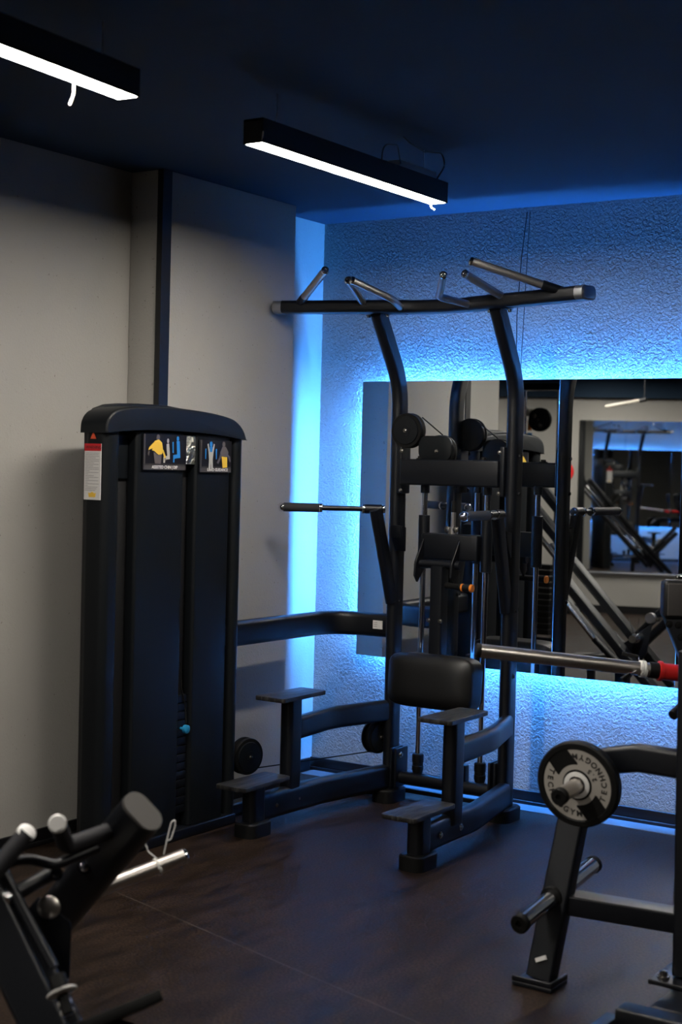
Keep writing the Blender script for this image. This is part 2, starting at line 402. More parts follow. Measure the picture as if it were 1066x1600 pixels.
# thin dark cable on the stucco wall
t = MB(); pth = [(-3.0, YB-0.004, 2.66), (-3.02, YB-0.008, 2.45), (-3.035, YB-0.006, 2.2), (-3.03, YB-0.01, 1.99), (-3.025, YB-0.01, 1.89)]
t.sweep(fillet(pth, 0.15), circ(0.0022, 8)); pth = [(-2.985, YB-0.004, 2.66), (-2.99, YB-0.008, 2.5), (-3.0, YB-0.006, 2.2), (-3.01, YB-0.008, 1.9)]
t.sweep(fillet(pth, 0.15), circ(0.0016, 8))
tag(t.build('hanging_cable', M['trim']), 'thin dark cable running down the blue-lit wall above the mirror', 'cable')

# ------------------------------------------------------------------ pendant lamps
def pendant(cx, y0, y1, rot, label, diffm='diffuser', zb=2.50, extras=None, sz=(0.075, 0.077)):
    L_ = y1-y0; c = V((cx, (y0+y1)/2, zb)); th = thing('linear_pendant_lamp', c, label, 'lamp', 'linear pendant lamps')
    wd, hh = sz
    R3 = Matrix.Rotation(rot, 3, 'Z'); ax = (R3 @ V((1, 0, 0)), R3 @ V((0, 1, 0)), V((0, 0, 1)))
    t = MB()
    t.obox(c+V((0, 0, hh-0.004)), ax, (wd, L_, 0.008))
    for s in (-1, 1):
        t.obox(c+ax[0]*s*(wd/2-0.002)+V((0, 0, hh/2)), ax, (0.004, L_, hh))
        t.obox(c+ax[1]*s*(L_/2-0.002)+V((0, 0, hh/2)), ax, (wd, 0.004, hh))
    body = t.build('housing', M['lampbody'], th)
    t = MB(); t.obox(c+V((0, 0, 0.005)), ax, (wd-0.009, L_-0.009, 0.008)); t.build('diffuser', M[diffm], th)
    for s in (-1, 1):
        t = MB(); q = c+ax[1]*s*(L_/2-0.12)+V((0, 0, hh)); t.rod(q, V((q.x, q.y, H)), 0.0012, 6); t.build('suspension_wire', M['alu'], th)
    return th, c, ax
th, c, ax = pendant(-2.812, 3.70, 4.87, 0, 'lit black pendant lamp nearest the mirror, driver box and looped wires on top')
q = c+V((-0.0, 0.34, 0.077))
t = MB(); t.box(q+V((-0.027, -0.09, 0.001)), q+V((0.027, 0.17, 0.027)), 0.002); t.build('driver_box', M['alu'], th)
t = MB(); t.sweep(fillet([q+V((0.03, -0.09, 0.012)), q+V((0.06, -0.16, 0.06)), q+V((0.05, -0.24, 0.05)), q+V((0.03, -0.22, -0.03))], 0.03), circ(0.003, 8)); t.build('power_cable', M['trim'], th)
t = MB(); t.sweep(fillet([q+V((0.03, 0.17, 0.0)), q+V((0.055, 0.19, 0.055)), q+V((0.05, 0.17, 0.095)), q+V((0.05, 0.05, 0.075)), q+V((0.045, -0.06, 0.09)), q+V((0.045, -0.1, H-q.z))], 0.04), circ(0.003, 8)); t.build('power_cable', M['trim'], th)
e0 = c+V((0.034, -0.587, 0.0)); t = MB(); t.sweep([e0+V((0, 0.004, 0.003)), e0+V((0.004, 0.003, 0.03)), e0+V((0.004, 0.003, 0.034))], circ(0.0022, 8)); t.build('diffuser_clip', M['whitecord'], th)
e0 = c+V((0.0, 0.53, 0.0)); t = MB(); t.sweep(fillet([e0, e0+V((-0.004, 0.0, -0.02)), e0+V((0.008, 0.01, -0.03))], 0.01), circ(0.0035, 8)); t.build('loose_cord_end', M['whitecord'], th)
th, c, ax = pendant(-2.735, 1.93, 3.09, math.radians(4.5), 'lit black linear pendant lamp in the top left corner with a short white cord end')
e0 = c+ax[1]*0.38+ax[0]*-0.03; t = MB(); t.sweep(fillet([e0, e0+V((0, 0.0, -0.03)), e0+V((-0.008, -0.006, -0.06))], 0.02), circ(0.003, 8)); t.build('loose_cord_end', M['whitecord'], th)
pendant(-0.55, 2.3, 3.46, 0, 'lit linear pendant lamp of the row on the right, in front of the mirror wall', 'hallamp')
pendant(-2.7, 0.2, 1.36, 0, 'lit linear pendant lamp of the left row, farther into the room', 'hallamp')
pendant(-5.3, -2.45, -1.29, math.radians(-16), 'unseen linear pendant lamp added to light the wall around the far mirror', 'diffuser')  # added out of view to brighten the far wall
pendant(-3.4, -2.95, -1.79, math.radians(-16), 'second unseen linear pendant lamp added to brighten the far wall', 'diffuser')  # another added, unseen lamp for more light on the far wall
pendant(-7.4, -1.7, -0.54, math.radians(-16), 'unseen linear pendant lamp added to brighten the far left of the hall', 'diffuser')  # added too, to lift the left part of the hall; never in view
# downlight deep in the hall
t = thing('recessed_downlight', (-10.0, -8.2, H), 'bright round downlight seen in the mirror, deep in the hall', 'lamp')
b2 = MB(); b2.lathe((-10.0, -8.2, H-0.02), (0, 0, 1), [(0, 0.10), (0.02, 0.10)]); b2.build('lens', M['downl'], t)
b2 = MB(); b2.lathe((-10.0, -8.2, H-0.015), (0, 0, 1), [(0, 0.12), (0.015, 0.125)]); b2.build('rim', M['alu'], t)
# pale tube lamp, off, over the far mirror
t = thing('tube_lamp', (-5.15, -2.0, 2.15), 'pale slanting tube lamp hanging before the far mirror', 'lamp')
b2 = MB(); b2.rodb((-5.311, -2.0, 2.152), (-4.967, -2.0, 2.215), 0.018); b2.build('tube', M['tubeglass'], t)
b2 = MB(); b2.rodb((-4.966, -2.0, 2.215), (-4.90, -2.0, 2.228), 0.02); b2.rod((-4.92, -2.0, 2.225), (-4.92, -2.0, H), 0.004, 8); b2.build('holder', M['trim'], t)

# ================================================================== CHIN / DIP MACHINE
X0, Y0 = -3.152, 5.66
dm = thing('assisted_chin_dip_machine', (X0, Y0, 0), 'tall black assisted chin and dip machine with weight tower, in the corner before the mirror', 'exercise machine')
def T(a, y, z): return V((X0+a, Y0+y, z))
UP = rrect(0.055, 0.088, 0.0265, 6)
for s, wd in ((-1, 'left'), (1, 'right')):
    # upright: vertical, then leaning forward above 1.86 m
    pts = fillet([T(s*.289, 0, 0.05), T(s*.289, 0, 1.87), T(s*.291, -.20, 2.175)], 0.35, 12)
    t = MB(); P = [V(p) for p in pts]
    # profile: x across, second axis in the Y-Z plane
    rings = []
    for i, p in enumerate(P):
        tt = (P[min(i+1, len(P)-1)]-P[max(i-1, 0)]).normalized(); sx = V((1, 0, 0)); n2_ = tt.cross(sx).normalized()
        rings.append([t.bm.verts.new(p+sx*a_+n2_*c_) for a_, c_ in UP])
    k = len(UP)
    for i in range(len(rings)-1):
        for j in range(k): t.bm.faces.new((rings[i][j], rings[i][(j+1) % k], rings[i+1][(j+1) % k], rings[i+1][j]))
    t.bm.faces.new(rings[0]); t.bm.faces.new(rings[-1])
    up_ = t.build('upright', M['frame'], dm)
    for z in (1.56, 1.40, 0.9, 0.62):
        bolt(T(s*.289+0.028, -0.005, z), (1, 0, 0), up_, 0.008, 0.008, m='frame')
    t = MB(); t.sweep([T(s*.289, -.008, 0), T(s*.289, -.008, 0.052), T(s*.289, -.008, 0.058)], lambda k: rrect(.110-(.010 if k > .9 else 0), .165-(.010 if k > .9 else 0), .04), up=(0, 1, 0)); t.build('rubber_foot', M['rubber'], dm)
    t = MB(); t.box(T(s*.289-s*.029-0.006, -0.05, 0.07), T(s*.289-s*.029+0.006, 0.05, 0.245), 0.004); t.box(T(s*.235-0.006, -0.05, 0.07), T(s*.235+0.006, 0.05, 0.245), 0.004); br = t.build('base_bracket', M['frame'], dm)
    for z in (0.10, 0.215): bolt(T(s*.235-(0.006 if s > 0 else -0.006), -0.015, z), (-s, 0, 0), br, 0.009, 0.009)
    t = MB(); t.box(T(s*.255-0.012, -0.05, 1.385), T(s*.255+0.012, 0.03, 1.60), 0.006); br = t.build('top_bracket', M['frame'], dm)
    for z in (1.40, 1.575): bolt(T(s*.243, -0.05, z), (0, -1, 0), br, 0.006, 0.008)
    # curved lower side tube, upper brace, posts and steps
    lt = fillet([T(s*.295, -0.02, .108), T(s*.375, -.44, .105), T(s*.387, -.90, .105)], 0.5, 8)
    t = MB(); t.sweep(lt, rrect(0.055, 0.115, 0.024)); lo = t.build('lower_side_tube', M['frame'], dm)
    for y in (-.78, -.62): bolt(T(s*.388+0.028, y, .105), (1, 0, 0), lo, 0.009, 0.008)
    t = MB(); t.sweep(fillet([T(s*.300, -0.02, .408), T(s*.392, -.34, .405), T(s*.390, -.62, .395)], 0.4, 8), rrect(0.055, 0.098, 0.024)); t.build('upper_side_tube', M['frame'], dm)
    t = MB(); t.sweep([T(s*.388, -.645, .12), T(s*.388, -.645, .53)], rrect(0.062, 0.092, 0.022), up=(0, 1, 0)); t.build('step_post', M['frame'], dm)
    t = MB(); t.sweep([T(s*.388, -.895, .03), T(s*.388, -.895, .205)], rrect(0.068, 0.092, 0.024), up=(0, 1, 0)); t.build('step_post', M['frame'], dm)
    t = MB(); t.sweep([T(s*.388, -.897, 0), T(s*.388, -.897, 0.052), T(s*.388, -.897, 0.058)], lambda k: rrect(.108-(.010 if k > .9 else 0), .150-(.010 if k > .9 else 0), .035), up=(0, 1, 0)); t.build('rubber_foot', M['rubber'], dm)
    for y, z in ((-.645, .53), (-.895, .205)):
        # treads: a board with softened corners, slightly narrower at the outer end
        o_ = []
        for a_, c_ in rrect(0.150, 0.325, 0.016, 4):
            k2 = 1 - 0.10*abs(c_)/0.16 if c_ > 0 else 1.0
            o_.append(T(s*.388+a_*k2, y+c_, z))
        t = MB(); t.prism(o_, (0, 0, 0.018), 0.003); tr = t.build('step_board', M['board'], dm)
    # dip arm and handle
    a0, a1 = T(s*.287, -.03, .90), T(s*.300, -.165, 1.315)
    dr = (a1-a0).normalized(); sx = V((1, 0, 0)); nn = dr.cross(sx).normalized()
    t = MB(); t.sweep([a0, a1], rrect(0.040, 0.070, 0.018), up=sx.cross(dr))
    da = t.build('dip_arm', M['frame'], dm)
    hin = T(s*.302, -.147, 1.314)
    hout = T(-.302-.348, -.147-.25, 1.314) if s < 0 else T(.302+.062, -.147-.425, 1.314)
    dv = (hout-hin).normalized(); Lh = (hout-hin).length
    t = MB(); t.rodb(hin-dv*0.02, hin+dv*0.055, 0.021); t.rod(hin+dv*0.055, hin+dv*Lh*(0.62 if s < 0 else .4), 0.0115); hs = t.build('handle_stem', M['frame'], dm)
    t = MB(); t.rodb(hin-dv*0.034, hin-dv*0.018, 0.019, bev=0.005); t.build('end_cap', M['chrome'], hs)
    t = MB(); t.rodb(hin+dv*0.055, hin+dv*0.068, 0.022); t.build('collar', M['chrome'], hs)
    gl = Lh*0.60 if s < 0 else Lh*0.36
    t = MB(); t.rod(hin+dv*gl, hout-dv*0.012, 0.0195, 24); t.build('grip', M['grip'], hs)
    t = MB(); t.rodb(hin+dv*(gl-0.014), hin+dv*gl, 0.021); t.build('grip_ring', M['chrome'], hs)
    t = MB(); t.lathe(hout-dv*0.014, dv, [(0, 0.0205), (0.012, 0.0205), (0.019, 0.016), (0.022, 0.008)]); t.build('grip_cap', M['chrome'], hs)
    # stop bracket on the upright
    t = MB(); t.prism([T(s*.262, -.045, 1.235), T(s*.262, -.100, 1.245), T(s*.262, -.090, 1.19), T(s*.262, -.055, 1.13), T(s*.262, -.045, 1.13)], (0.05, 0, 0), 0.002); t.build('arm_stop', M['frame'], dm)
# chin bar across the top
bar = fillet([T(-.715, -.313, 2.200), T(-.36, -.225, 2.196), T(-.10, -.165, 2.192), T(.10, -.165, 2.192), T(.36, -.225, 2.196), T(.715, -.313, 2.200)], 0.45, 8)
t = MB(); t.sweep(bar, rrect(0.092, 0.056, 0.019, 6)); chin = t.build('chin_bar', M['frame'], dm)
for s in (-1, 1):
    e = T(s*.715, -.313, 2.2); dv = V((s*.374, -.093, 0.004)).normalized()
    t = MB(); t.sweep([e, e+dv*0.040, e+dv*.046], lambda k: rrect(0.090-(k > .9)*0.014, 0.057-(k > .9)*0.014, 0.022, 6)); t.build('end_cap', M['endcap'], chin)
    sl = MB(); sl.sweep([T(s*.16, -.178, 2.193), T(s*.36, -.225, 2.196)], rrect(0.094, 0.061, 0.029, 6)); sl.build('mounting_sleeve', M['frame'], chin)
    for x in (.25, .345): bolt(T(s*x, -.21+0.02, 2.165), (0, 0, -1), chin, 0.009, 0.012)
    # three knurled pull-up handles
    def grip(path, r=0.0165, stub=True):
        t = MB(); P = fillet(path, 0.05, 8); t.sweep(P, circ(r, 20)); g = t.build('pull_up_handle', M['knurl'], dm)
        d0 = (V(P[-1])-V(P[-2])).normalized(); t = MB(); t.lathe(V(P[-1])-d0*0.002, d0, [(0, r*1.06), (0.008, r*1.06), (0.013, r*.75), (0.0131, r*.45), (0.009, r*.4)], 24); t.build('end_plug', M['chrome'], g)
        return g
    ob, ot = T(s*.632, -.315, 2.214), T(s*.349, -.535, 2.316)
    grip([ob+(ot-ob)*0.2, ot]); t = MB(); t.rod(ob+(ot-ob)*-0.02, ob+(ot-ob)*0.215, 0.0185); t.build('handle_stub', M['frame'], dm)
    grip([T(s*.342, -.235, 2.205), T(s*.279, -.46, 2.280)])
    grip([T(s*.175, -.195, 2.186), T(s*.112, -.375, 2.205), T(s*.216, -.525, 2.270)], 0.0155)
# crossbeam with pulleys
t = MB(); t.box(T(-.245, -.062, 1.425), T(.245, -.002, 1.54), 0.008); beam = t.build('crossbeam', M['frame'], dm)
for x in (-.157, .157): bolt(T(x, -.03, 1.54), (0, 0, 1), beam, 0.013, 0.014, m='rubber')
def pulley(c, ax, r, parent, housing=False, nm='pulley'):
    c = V(c); ax = V(ax).normalized(); t = MB()
    t.lathe(c, ax, [(-.022, r*.3), (-.022, r*.97), (-.018, r), (-.010, r), (-.006, r*.86), (.006, r*.86), (.010, r), (.018, r), (.022, r*.97), (.022, r*.3)], 48)
    p = t.build(nm, M['rubber'], parent)
    t = MB(); t.lathe(c-ax*.022, -ax, [(0, r*.8), (.006, r*.78), (.008, r*.3), (.010, r*.3)], 40); t.build('pulley_cover', M['shroud'], p)
    bolt(c-ax*.032, -ax, p, 0.006, 0.008)
    return p
pulley(T(-.222, -.03, 1.665), (0, 1, 0), 0.078, dm)
pulley(T(-.065, -.01, 1.575), (0, 1, 0), 0.072, dm)
t = MB(); hs_ = []
for a_, c_ in rrect(0.165, 0.11, 0.04, 6): hs_.append(T(-.078+a_, -.046, 1.588+c_))
t.prism(hs_, (0, 0.014, 0), 0.002); t.build('pulley_housing', M['shroud'], dm)
bolt(T(-.068, -.047, 1.575), (0, -1, 0), dm, 0.006, 0.008)
t = MB(); t.sweep([T(-.222+.05, 0.0, 1.725), T(-.065, 0.0, 1.648)], circ(0.003, 8)); t.sweep([T(-.005, -.01, 1.565), T(-.005, -.01, 1.545)], circ(0.003, 8)); t.build('cable', M['rubber'], dm)
# guide rods, base bar and buffers
for s in (-1, 1):
    t = MB(); t.rod(T(s*.157, .017, .12), T(s*.157, .017, 1.43), 0.0125, 24); t.build('guide_rod', M['chrome'], dm)
    t = MB(); t.lathe(T(s*.157, .017, .135), (0, 0, 1), [(0, .020), (.02, .026), (.035, .026), (.037, .024), (.05, .024), (.052, .026), (.085, .026), (.09, .022)], 32); t.build('rubber_buffer', M['rubber'], dm)
    t = MB(); t.rodb(T(s*.157, .017, 1.39), T(s*.157, .017, 1.43), 0.02); t.build('rod_seat', M['frame'], dm)
t = MB(); t.sweep([T(-.26, .0, .112), T(.26, .0, .112)], rrect(0.06, 0.055, 0.024)); t.build('base_crossbar', M['frame'], dm)
t = MB(); t.box(T(-.26, .055, .03), T(.26, .075, .05), 0.003); t.build('rear_tie_bar', M['frame'], dm)
t = MB(); t.box(T(.055, -.02, .13), T(.10, .03, .21), 0.01); t.build('cable_anchor', M['frame'], dm)
# carriage
t = MB()
for s in (-1, 1): t.rodb(T(s*.157, .017, 1.055), T(s*.157, .017, 1.292), 0.0255, 28)
t.box(T(-.14, -.035, 1.10), T(.14, .03, 1.215), 0.008)
t.rodb(T(-.125, -.06, 1.082), T(.075, -.06, 1.082), 0.020)
carr = t.build('carriage', M['frame'], dm)
for x in (-.135, .045):
    t = MB(); t.prism([T(x, -.035, 1.19), T(x, -.10, 1.09), T(x, -.105, 1.03), T(x, -.08, 1.0), T(x, -.03, 1.05)], (0.010, 0, 0), 0.002); t.build('gusset', M['frame'], carr)
    bolt(T(x, -.085, 1.075), (0, -1, 0), carr, 0.006, 0.006)
t = MB(); t.rod(T(0.0, -.0, 1.215), T(0.0, -.0, 1.245), 0.022); t.rod(T(0, 0, 1.245), T(0, 0, 1.31), 0.011, 16); t.build('cable_clamp', M['steel'], carr)
t = MB(); t.rod(T(0, 0, 1.31), T(0, 0, 1.36), 0.011, 16); t.rod(T(0, 0, 1.36), T(0, 0, 1.43), 0.003, 8); t.build('cable', M['rubber'], carr)
for x in (-.02, .02): bolt(T(x, -.015, 1.235), (0, -1, 0), carr, 0.010, 0.01)
t = MB(); t.sweep([T(-.02, -.075, .62), T(-.02, -.075, 1.075)], rrect(0.062, 0.062, 0.010), up=(0, 1, 0)); t.build('pad_post', M['frame'], carr)
t = MB(); t.rodb(T(.02, -.085, .995), T(.098, -.105, .992), 0.014); t.build('pin_barrel', M['rubber'], carr)
t = MB(); t.rodb(T(.098, -.105, .992), T(.160, -.105, .992), 0.0165); kn = t.build('adjuster_knob', M['rubber'], carr)
for xa, xb in ((.108, .118), (.150, .162)):
    t = MB(); t.rodb(T(xa, -.105, .992), T(xb, -.105, .992), 0.0178); tag(t.build('orange_ring', M['orange'], kn), 'orange ring on the black knob')
for x, z in ((.008, .90), (-.05, .90)): bolt(T(x, -.107, z-.06), (0, -1, 0), carr, 0.007, 0.007)
# knee pad: a swollen cushion
def cushion(c, wd, dp, ht, name, parent, m, bulge=0.018, axes=None):
    t = bmesh.new(); bmesh.ops.create_cube(t, size=1); bmesh.ops.subdivide_edges(t, edges=t.edges[:], cuts=9, use_grid_fill=True)
    ax = axes or (V((1, 0, 0)), V((0, 1, 0)), V((0, 0, 1)))
    for v in t.verts:
        x, y, z = v.co*2
        def se(p, q): # superellipse radius limit
            d_ = (abs(p)**6+abs(q)**6)**(1/6.0); m_ = max(abs(p), abs(q), 1e-6); return m_/d_ if d_ > 0 else 1
        k1 = se(x, z)
        X, Z = x*wd/2*k1, z*ht/2*k1
        f = (1-abs(x)**4)*(1-abs(z)**4)
        Y = y*(dp/2 - 0.010 + 0) ; Y += y*0.010*min(1, f*3)
        if y < 0: Y -= bulge*f*abs(y)
        X *= 1-0.03*(abs(y) > .95)
        Z *= 1-0.04*(abs(y) > .95)
        v.co = V(c)+ax[0]*X+ax[1]*Y+ax[2]*Z
    q = MB(); q.add(t); return q.build(name, m, parent, 60)
kax = (V((1, 0, 0)), V((0, 1, -0.08)).normalized(), V((0, 0.08, 1)).normalized())
cushion(T(0.0, -.128, .580), .420, .125, .232, 'knee_pad', dm, M['vinyl'], axes=kax)
t = MB(); t.box(T(-.15, -.070, .50), T(.15, -.058, .665), 0.004); t.build('pad_backing', M['frame'], dm)

# ---- link tubes from the tower to the weight cabinet
lk = fillet([V((-3.775, 4.80, .785)), V((-3.775, 5.66, .782)), V((-3.44, 5.70, .782))], 0.22, 10)
t = MB(); t.sweep(lk, rrect(0.055, 0.108, 0.024)); link = t.build('link_tube', M['frame'], dm)
t = MB(); t.box((-3.545, 5.6475-.003, .768), (-3.495, 5.6485, .806)); lb = t.build('info_label', M['white'], dm)
t = MB()
for k in range(3): t.box((-3.539, 5.6435, .796-.009*k), (-3.522, 5.6446, .7985-.009*k))
t.build('label_print', M['ink'], lb)
lk = [V((-3.80, 4.86, .035)), V((-3.80, 5.60, .035)), V((-3.45, 5.70, .035))]
t = MB(); t.sweep(fillet(lk, 0.15), rrect(0.06, 0.05, 0.01)); t.build('floor_link_bar', M['frame'], dm)
pulley((-3.735, 4.965, .265), (-.97, .22, 0), 0.078, dm)
pulley(T(-.350, -.03, .285), (-.97, .22, 0), 0.076, dm)
t = MB(); t.sweep([V((-3.735, 4.99, .205)), T(-.345, -.05, .222)], circ(0.0028, 8)); t.build('cable', M['rubber'], dm)

# ---- weight cabinet
CX, CB, C0, C1 = -3.72, -3.835, 4.045, 4.885
def capz(y):      # underside and top of the arched cap
    k = (y-C0)/(C1-C0); return 1.598 + 0.022*math.sin(PI*k) - 0.012*k
def topz(y):
    k = (y-C0)/(C1-C0); base = 1.672+0.050*math.sin(PI*min(1, max(0, k)))**0.8 + 0.004*math.sin(PI*k) - 0.012*k
    return base
def smooth(P, n=6):
    P = [V((0, p[0], p[1])) for p in P]; out = []
    for i in range(len(P)-1):
        p0, p1, p2, p3 = P[max(i-1, 0)], P[i], P[i+1], P[min(i+2, len(P)-1)]
        for k in range(n):
            u = k/n; q = .5*((2*p1)+(p2-p0)*u+(2*p0-5*p1+4*p2-p3)*u*u+(3*p1-p0-3*p2+p3)*u**3); out.append((q.y, q.z))
    out.append((P[-1].y, P[-1].z)); return out
lowp = smooth([(4.036, 1.600), (4.105, 1.608), (4.201, 1.615), (4.326, 1.620), (4.483, 1.620), (4.640, 1.616), (4.777, 1.607), (4.890, 1.597)])
topp = smooth([(4.036, 1.600), (4.040, 1.640), (4.062, 1.672), (4.105, 1.692), (4.180, 1.703), (4.323, 1.710), (4.452, 1.710), (4.644, 1.701), (4.774, 1.685), (4.835, 1.664), (4.872, 1.632), (4.890, 1.597)])[::-1]
def capz(y):
    for (a_, za), (b_, zb) in zip(lowp, lowp[1:]):
        if a_ <= y <= b_+1e-6: return za+(zb-za)*(y-a_)/max(1e-6, b_-a_)
    return 1.6
topp = topp[1:-1]
outl = [V((CB-0.004, y, z)) for y, z in lowp+topp]
t = MB(); t.prism(outl, (CX-CB+0.016, 0, 0)); tb = t.bm
es = [e for e in tb.edges if abs(e.verts[0].co.x-e.verts[1].co.x) < 1e-5 and e.verts[0].co.x > CX and min(e.verts[0].co.z-capz(e.verts[0].co.y), e.verts[1].co.z-capz(e.verts[1].co.y)) > 0.003]
bmesh.ops.bevel(tb, geom=es, offset=0.012, segments=4, affect='EDGES', profile=0.5)
cap = t.build('cabinet_cap', M['shroud'], dm, 40)
# rear hump of the cap
t = MB(); t.prism([V((CB-.03, y, z)) for y, z in [(C0+.04, 1.61), (C0+.045, 1.66), (C0+.075, 1.695), (C0+.13, 1.712), (C0+.20, 1.719), (C0+.31, 1.724), (C0+.48, 1.724), (C0+.66, 1.708), (C0+.72, 1.68), (C0+.72, 1.61)]], (0.03, 0, 0), 0.006); t.build('rear_cap', M['shroud'], cap)
# carcass and front columns
t = MB(); t.box((CB, C0+.004, .03), (CX-.055, C1-.004, 1.612), 0.006); t.build('cabinet_body', M['shroud_in'], dm)
t = MB(); t.sweep([V(((CB+CX)/2, C0+.045, .012)), V(((CB+CX)/2, C0+.045, 1.612))], rrect(CX-CB, 0.088, 0.03), up=(0, 1, 0)); col = t.build('side_column', M['shroud'], dm)
t = MB(); t.sweep([V(((CB+CX)/2, C1-.03, .012)), V(((CB+CX)/2, C1-.03, 1.61))], rrect(CX-CB, 0.055, 0.025), up=(0, 1, 0)); t.build('side_column', M['shroud'], dm)
for y0_, y1_ in ((4.22, 4.503), (4.575, 4.797)):
    t = MB(); o_ = []
    ym = (y0_+y1_)/2; hw = (y1_-y0_)/2
    for a_, c_ in rrect(0.05, y1_-y0_, 0.012, 4): o_.append((a_ + (0.010*(1-(c_/hw)**2) if a_ > 0 else 0), c_))
    t.prism([V((CX-.03+a_, ym+c_, .045)) for a_, c_ in o_], (0, 0, 1.565)); t.build('front_panel', M['shroud'], dm, 30)
t = MB(); t.box((CX-.054, 4.10, 1.43), (CX-.045, 4.22, 1.60), 0.003); t.build('inner_plate', M['shroud'], dm)
t = MB(); t.box((CB, C0+.02, 0.0), (CX+.01, C1-.01, .042), 0.006); t.build('cabinet_base', M['frame'], dm)
# weight stack seen through the slot
ws = MB()
for k in range(14): ws.box((CX-.054, 4.508, .10+.034*k), (CX-.02, 4.572, .131+.034*k), 0.002)
st = ws.build('weight_stack', M['frame'], dm)
t = MB(); t.lathe((CX-.02, 4.535, .44), (1, 0, 0), [(0, .006), (.02, .006), (.021, .017), (.035, .017), (.038, .01)], 20); t.build('selector_pin', M['blueknob'], st)
t = MB(); t.sweep(fillet([V((CX-.0, 4.545, .45)), V((CX-.01, 4.552, .52)), V((CX-.02, 4.535, .60)), V((CX-.03, 4.54, .70))], .03), circ(.003, 8)); t.build('pin_lanyard', M['rubber'], st)
# warning label on the side of the cabinet, facing the room
YS = C0-0.0005
x0_, x1_ = CB+.012, CX-.020
t = MB(); t.box((x0_, YS-.0012, 1.352), (x1_, YS+.0005, 1.560), 0.0); wl = tag(t.build('warning_label', M['white'], dm), 'white text label with a red header on the cabinet side')
t = MB(); t.box((x0_, YS-.0018, 1.533), (x1_, YS-.0011, 1.560)); rh = t.build('label_header', M['red'], wl)
me = text_mesh('WARNING', 0.016, M['inkd'], Matrix.Translation(((x0_+x1_)/2+.004, YS-.0022, 1.546)) @ Matrix.Rotation(PI/2, 4, 'X')); mesh_obj('lettering', me, rh)
t = MB(); z = 1.526
widths = [.94, .9, .93, .7, .95, .93, .6, .92, .55, .92, .93, .3, .92, .2, .6, .92, .28, .9, .2, .93, .2, .85, .8, .7]
for q_ in widths:
    t.box((x0_+.005, YS-.0018, z-.0018), (x0_+.005+(x1_-x0_-.01)*q_, YS-.0011, z)); z -= .0060
t.build('small_print', M['ink'], wl)
t = MB(); xc = (x0_+x1_)/2; t.prism([V((xc-.016, YS-.0018, 1.362)), V((xc+.016, YS-.0018, 1.362)), V((xc+.019, YS-.0018, 1.379)), V((xc+.012, YS-.0018, 1.376)), V((xc, YS-.0018, 1.382)), V((xc-.012, YS-.0018, 1.376)), V((xc-.019, YS-.0018, 1.379))], (0, .0008, 0)); t.build('emblem', M['yellow'], wl)
t = MB(); t.prism([V((xc-.014, YS-.001, 1.578)), V((xc+.014, YS-.001, 1.578)), V((xc, YS-.001, 1.608-.003))], (0, .0015, 0)); t.build('warning_triangle', M['orangetri'], dm)

# instruction stickers on the front panels (drawn in the panel's plane: Y right, Z up)
def fig(y, z, sc, polys, m, parent, name, x):
    t = MB()
    for poly in polys: t.prism([V((x, y+p*sc, z+q_*sc)) for p, q_ in poly], (0.0006, 0, 0))
    return t.build(name, m, parent)
def ell(cx_, cz_, rx, rz, n=14): return [(cx_+rx*math.cos(2*PI*i/n), cz_+rz*math.sin(2*PI*i/n)) for i in range(n)]
PX = CX+0.0052
def sticker(y0_, y1_, z0_, z1_, px):
    t = MB(); t.box((px-.004, y0_, z0_), (px, y1_, z1_)); s_ = t.build('instruction_sticker', M['sticker'], dm)
    t = MB(); t.box((px, y0_+.006, z0_+.020), (px+.0004, y1_-.006, z0_+.0225)); t.box((px, y0_+.004, z0_), (px+.0003, y1_-.004, z0_+.018)); t.box((px, y0_+.004, z0_+.02), (px+.0003, y0_+.012, z1_)); t.build('sticker_border', M['stframe'], s_)
    return s_
PXL = CX+.0068
s1 = sticker(4.245, 4.500, 1.468, 1.604, PXL)
Zc = 1.545
torso = [(-.30, .55), (.25, .62), (.45, .2), (.32, -.9), (-.25, -.95), (-.35, -.1)]
fig(4.325, Zc, .055, [[(-.55, -.05), (-.28, .6), (.15, .72), (.5, .5), (.62, -.1), (.5, -.3), (.15, -.35), (-.3, -.1)], [(-.95, -.05), (-.85, .15), (-.3, .55), (-.45, .1)], [(.45, .1), (.65, .0), (.95, -.5), (.8, -.6)]], M['yellow'], s1, 'printed_figure', PXL+.0008)
fig(4.325, Zc, .055, [[(-.4, -.15), (.12, -.38), (.48, -.3), (.40, -1.0), (-.22, -.95)], ell(.08, .85, .18, .22), [(-.9, -.08), (-1.0, -.3), (-.85, -.45), (-.8, -.1)], [(.85, -.5), (1.05, -.7), (.9, -.8), (.78, -.6)]], M['figdark'], s1, 'printed_figure', PXL+.0004)
fig(4.388, Zc-.012, .050, [ell(0, .95, .13, .18), [(-.18, .7), (.12, .75), (.22, .1), (.25, -.45), (-.3, -.5), (-.32, -.75), (-.5, -.75), (-.5, -.28), (-.05, -.2), (-.15, .3)]], M['figgrey'], s1, 'printed_figure', PXL+.0004)
fig(4.447, Zc, .052, [ell(0, .88, .14, .17), [(-.15, .7), (.2, .7), (.3, -.55), (-.35, -.62), (-.38, -.9), (-.5, -.9), (-.5, -.35), (-.05, -.3)], [(-.62, .62), (-.48, .62), (-.45, -.2), (-.6, -.2)]], M['bluepr'], s1, 'printed_figure', PXL+.0004)
RY = Matrix(((0, 0, 1, 0), (1, 0, 0, 0), (0, 1, 0, 0), (0, 0, 0, 1)))
me = text_mesh('ASSISTED CHIN | DIP', 0.0165, M['white'], Matrix.Translation((PXL+.0006, 4.372, 1.478)) @ RY, bold=.0004); mesh_obj('lettering', me, s1)
s2 = sticker(4.585, 4.790, 1.462, 1.590, PXL)
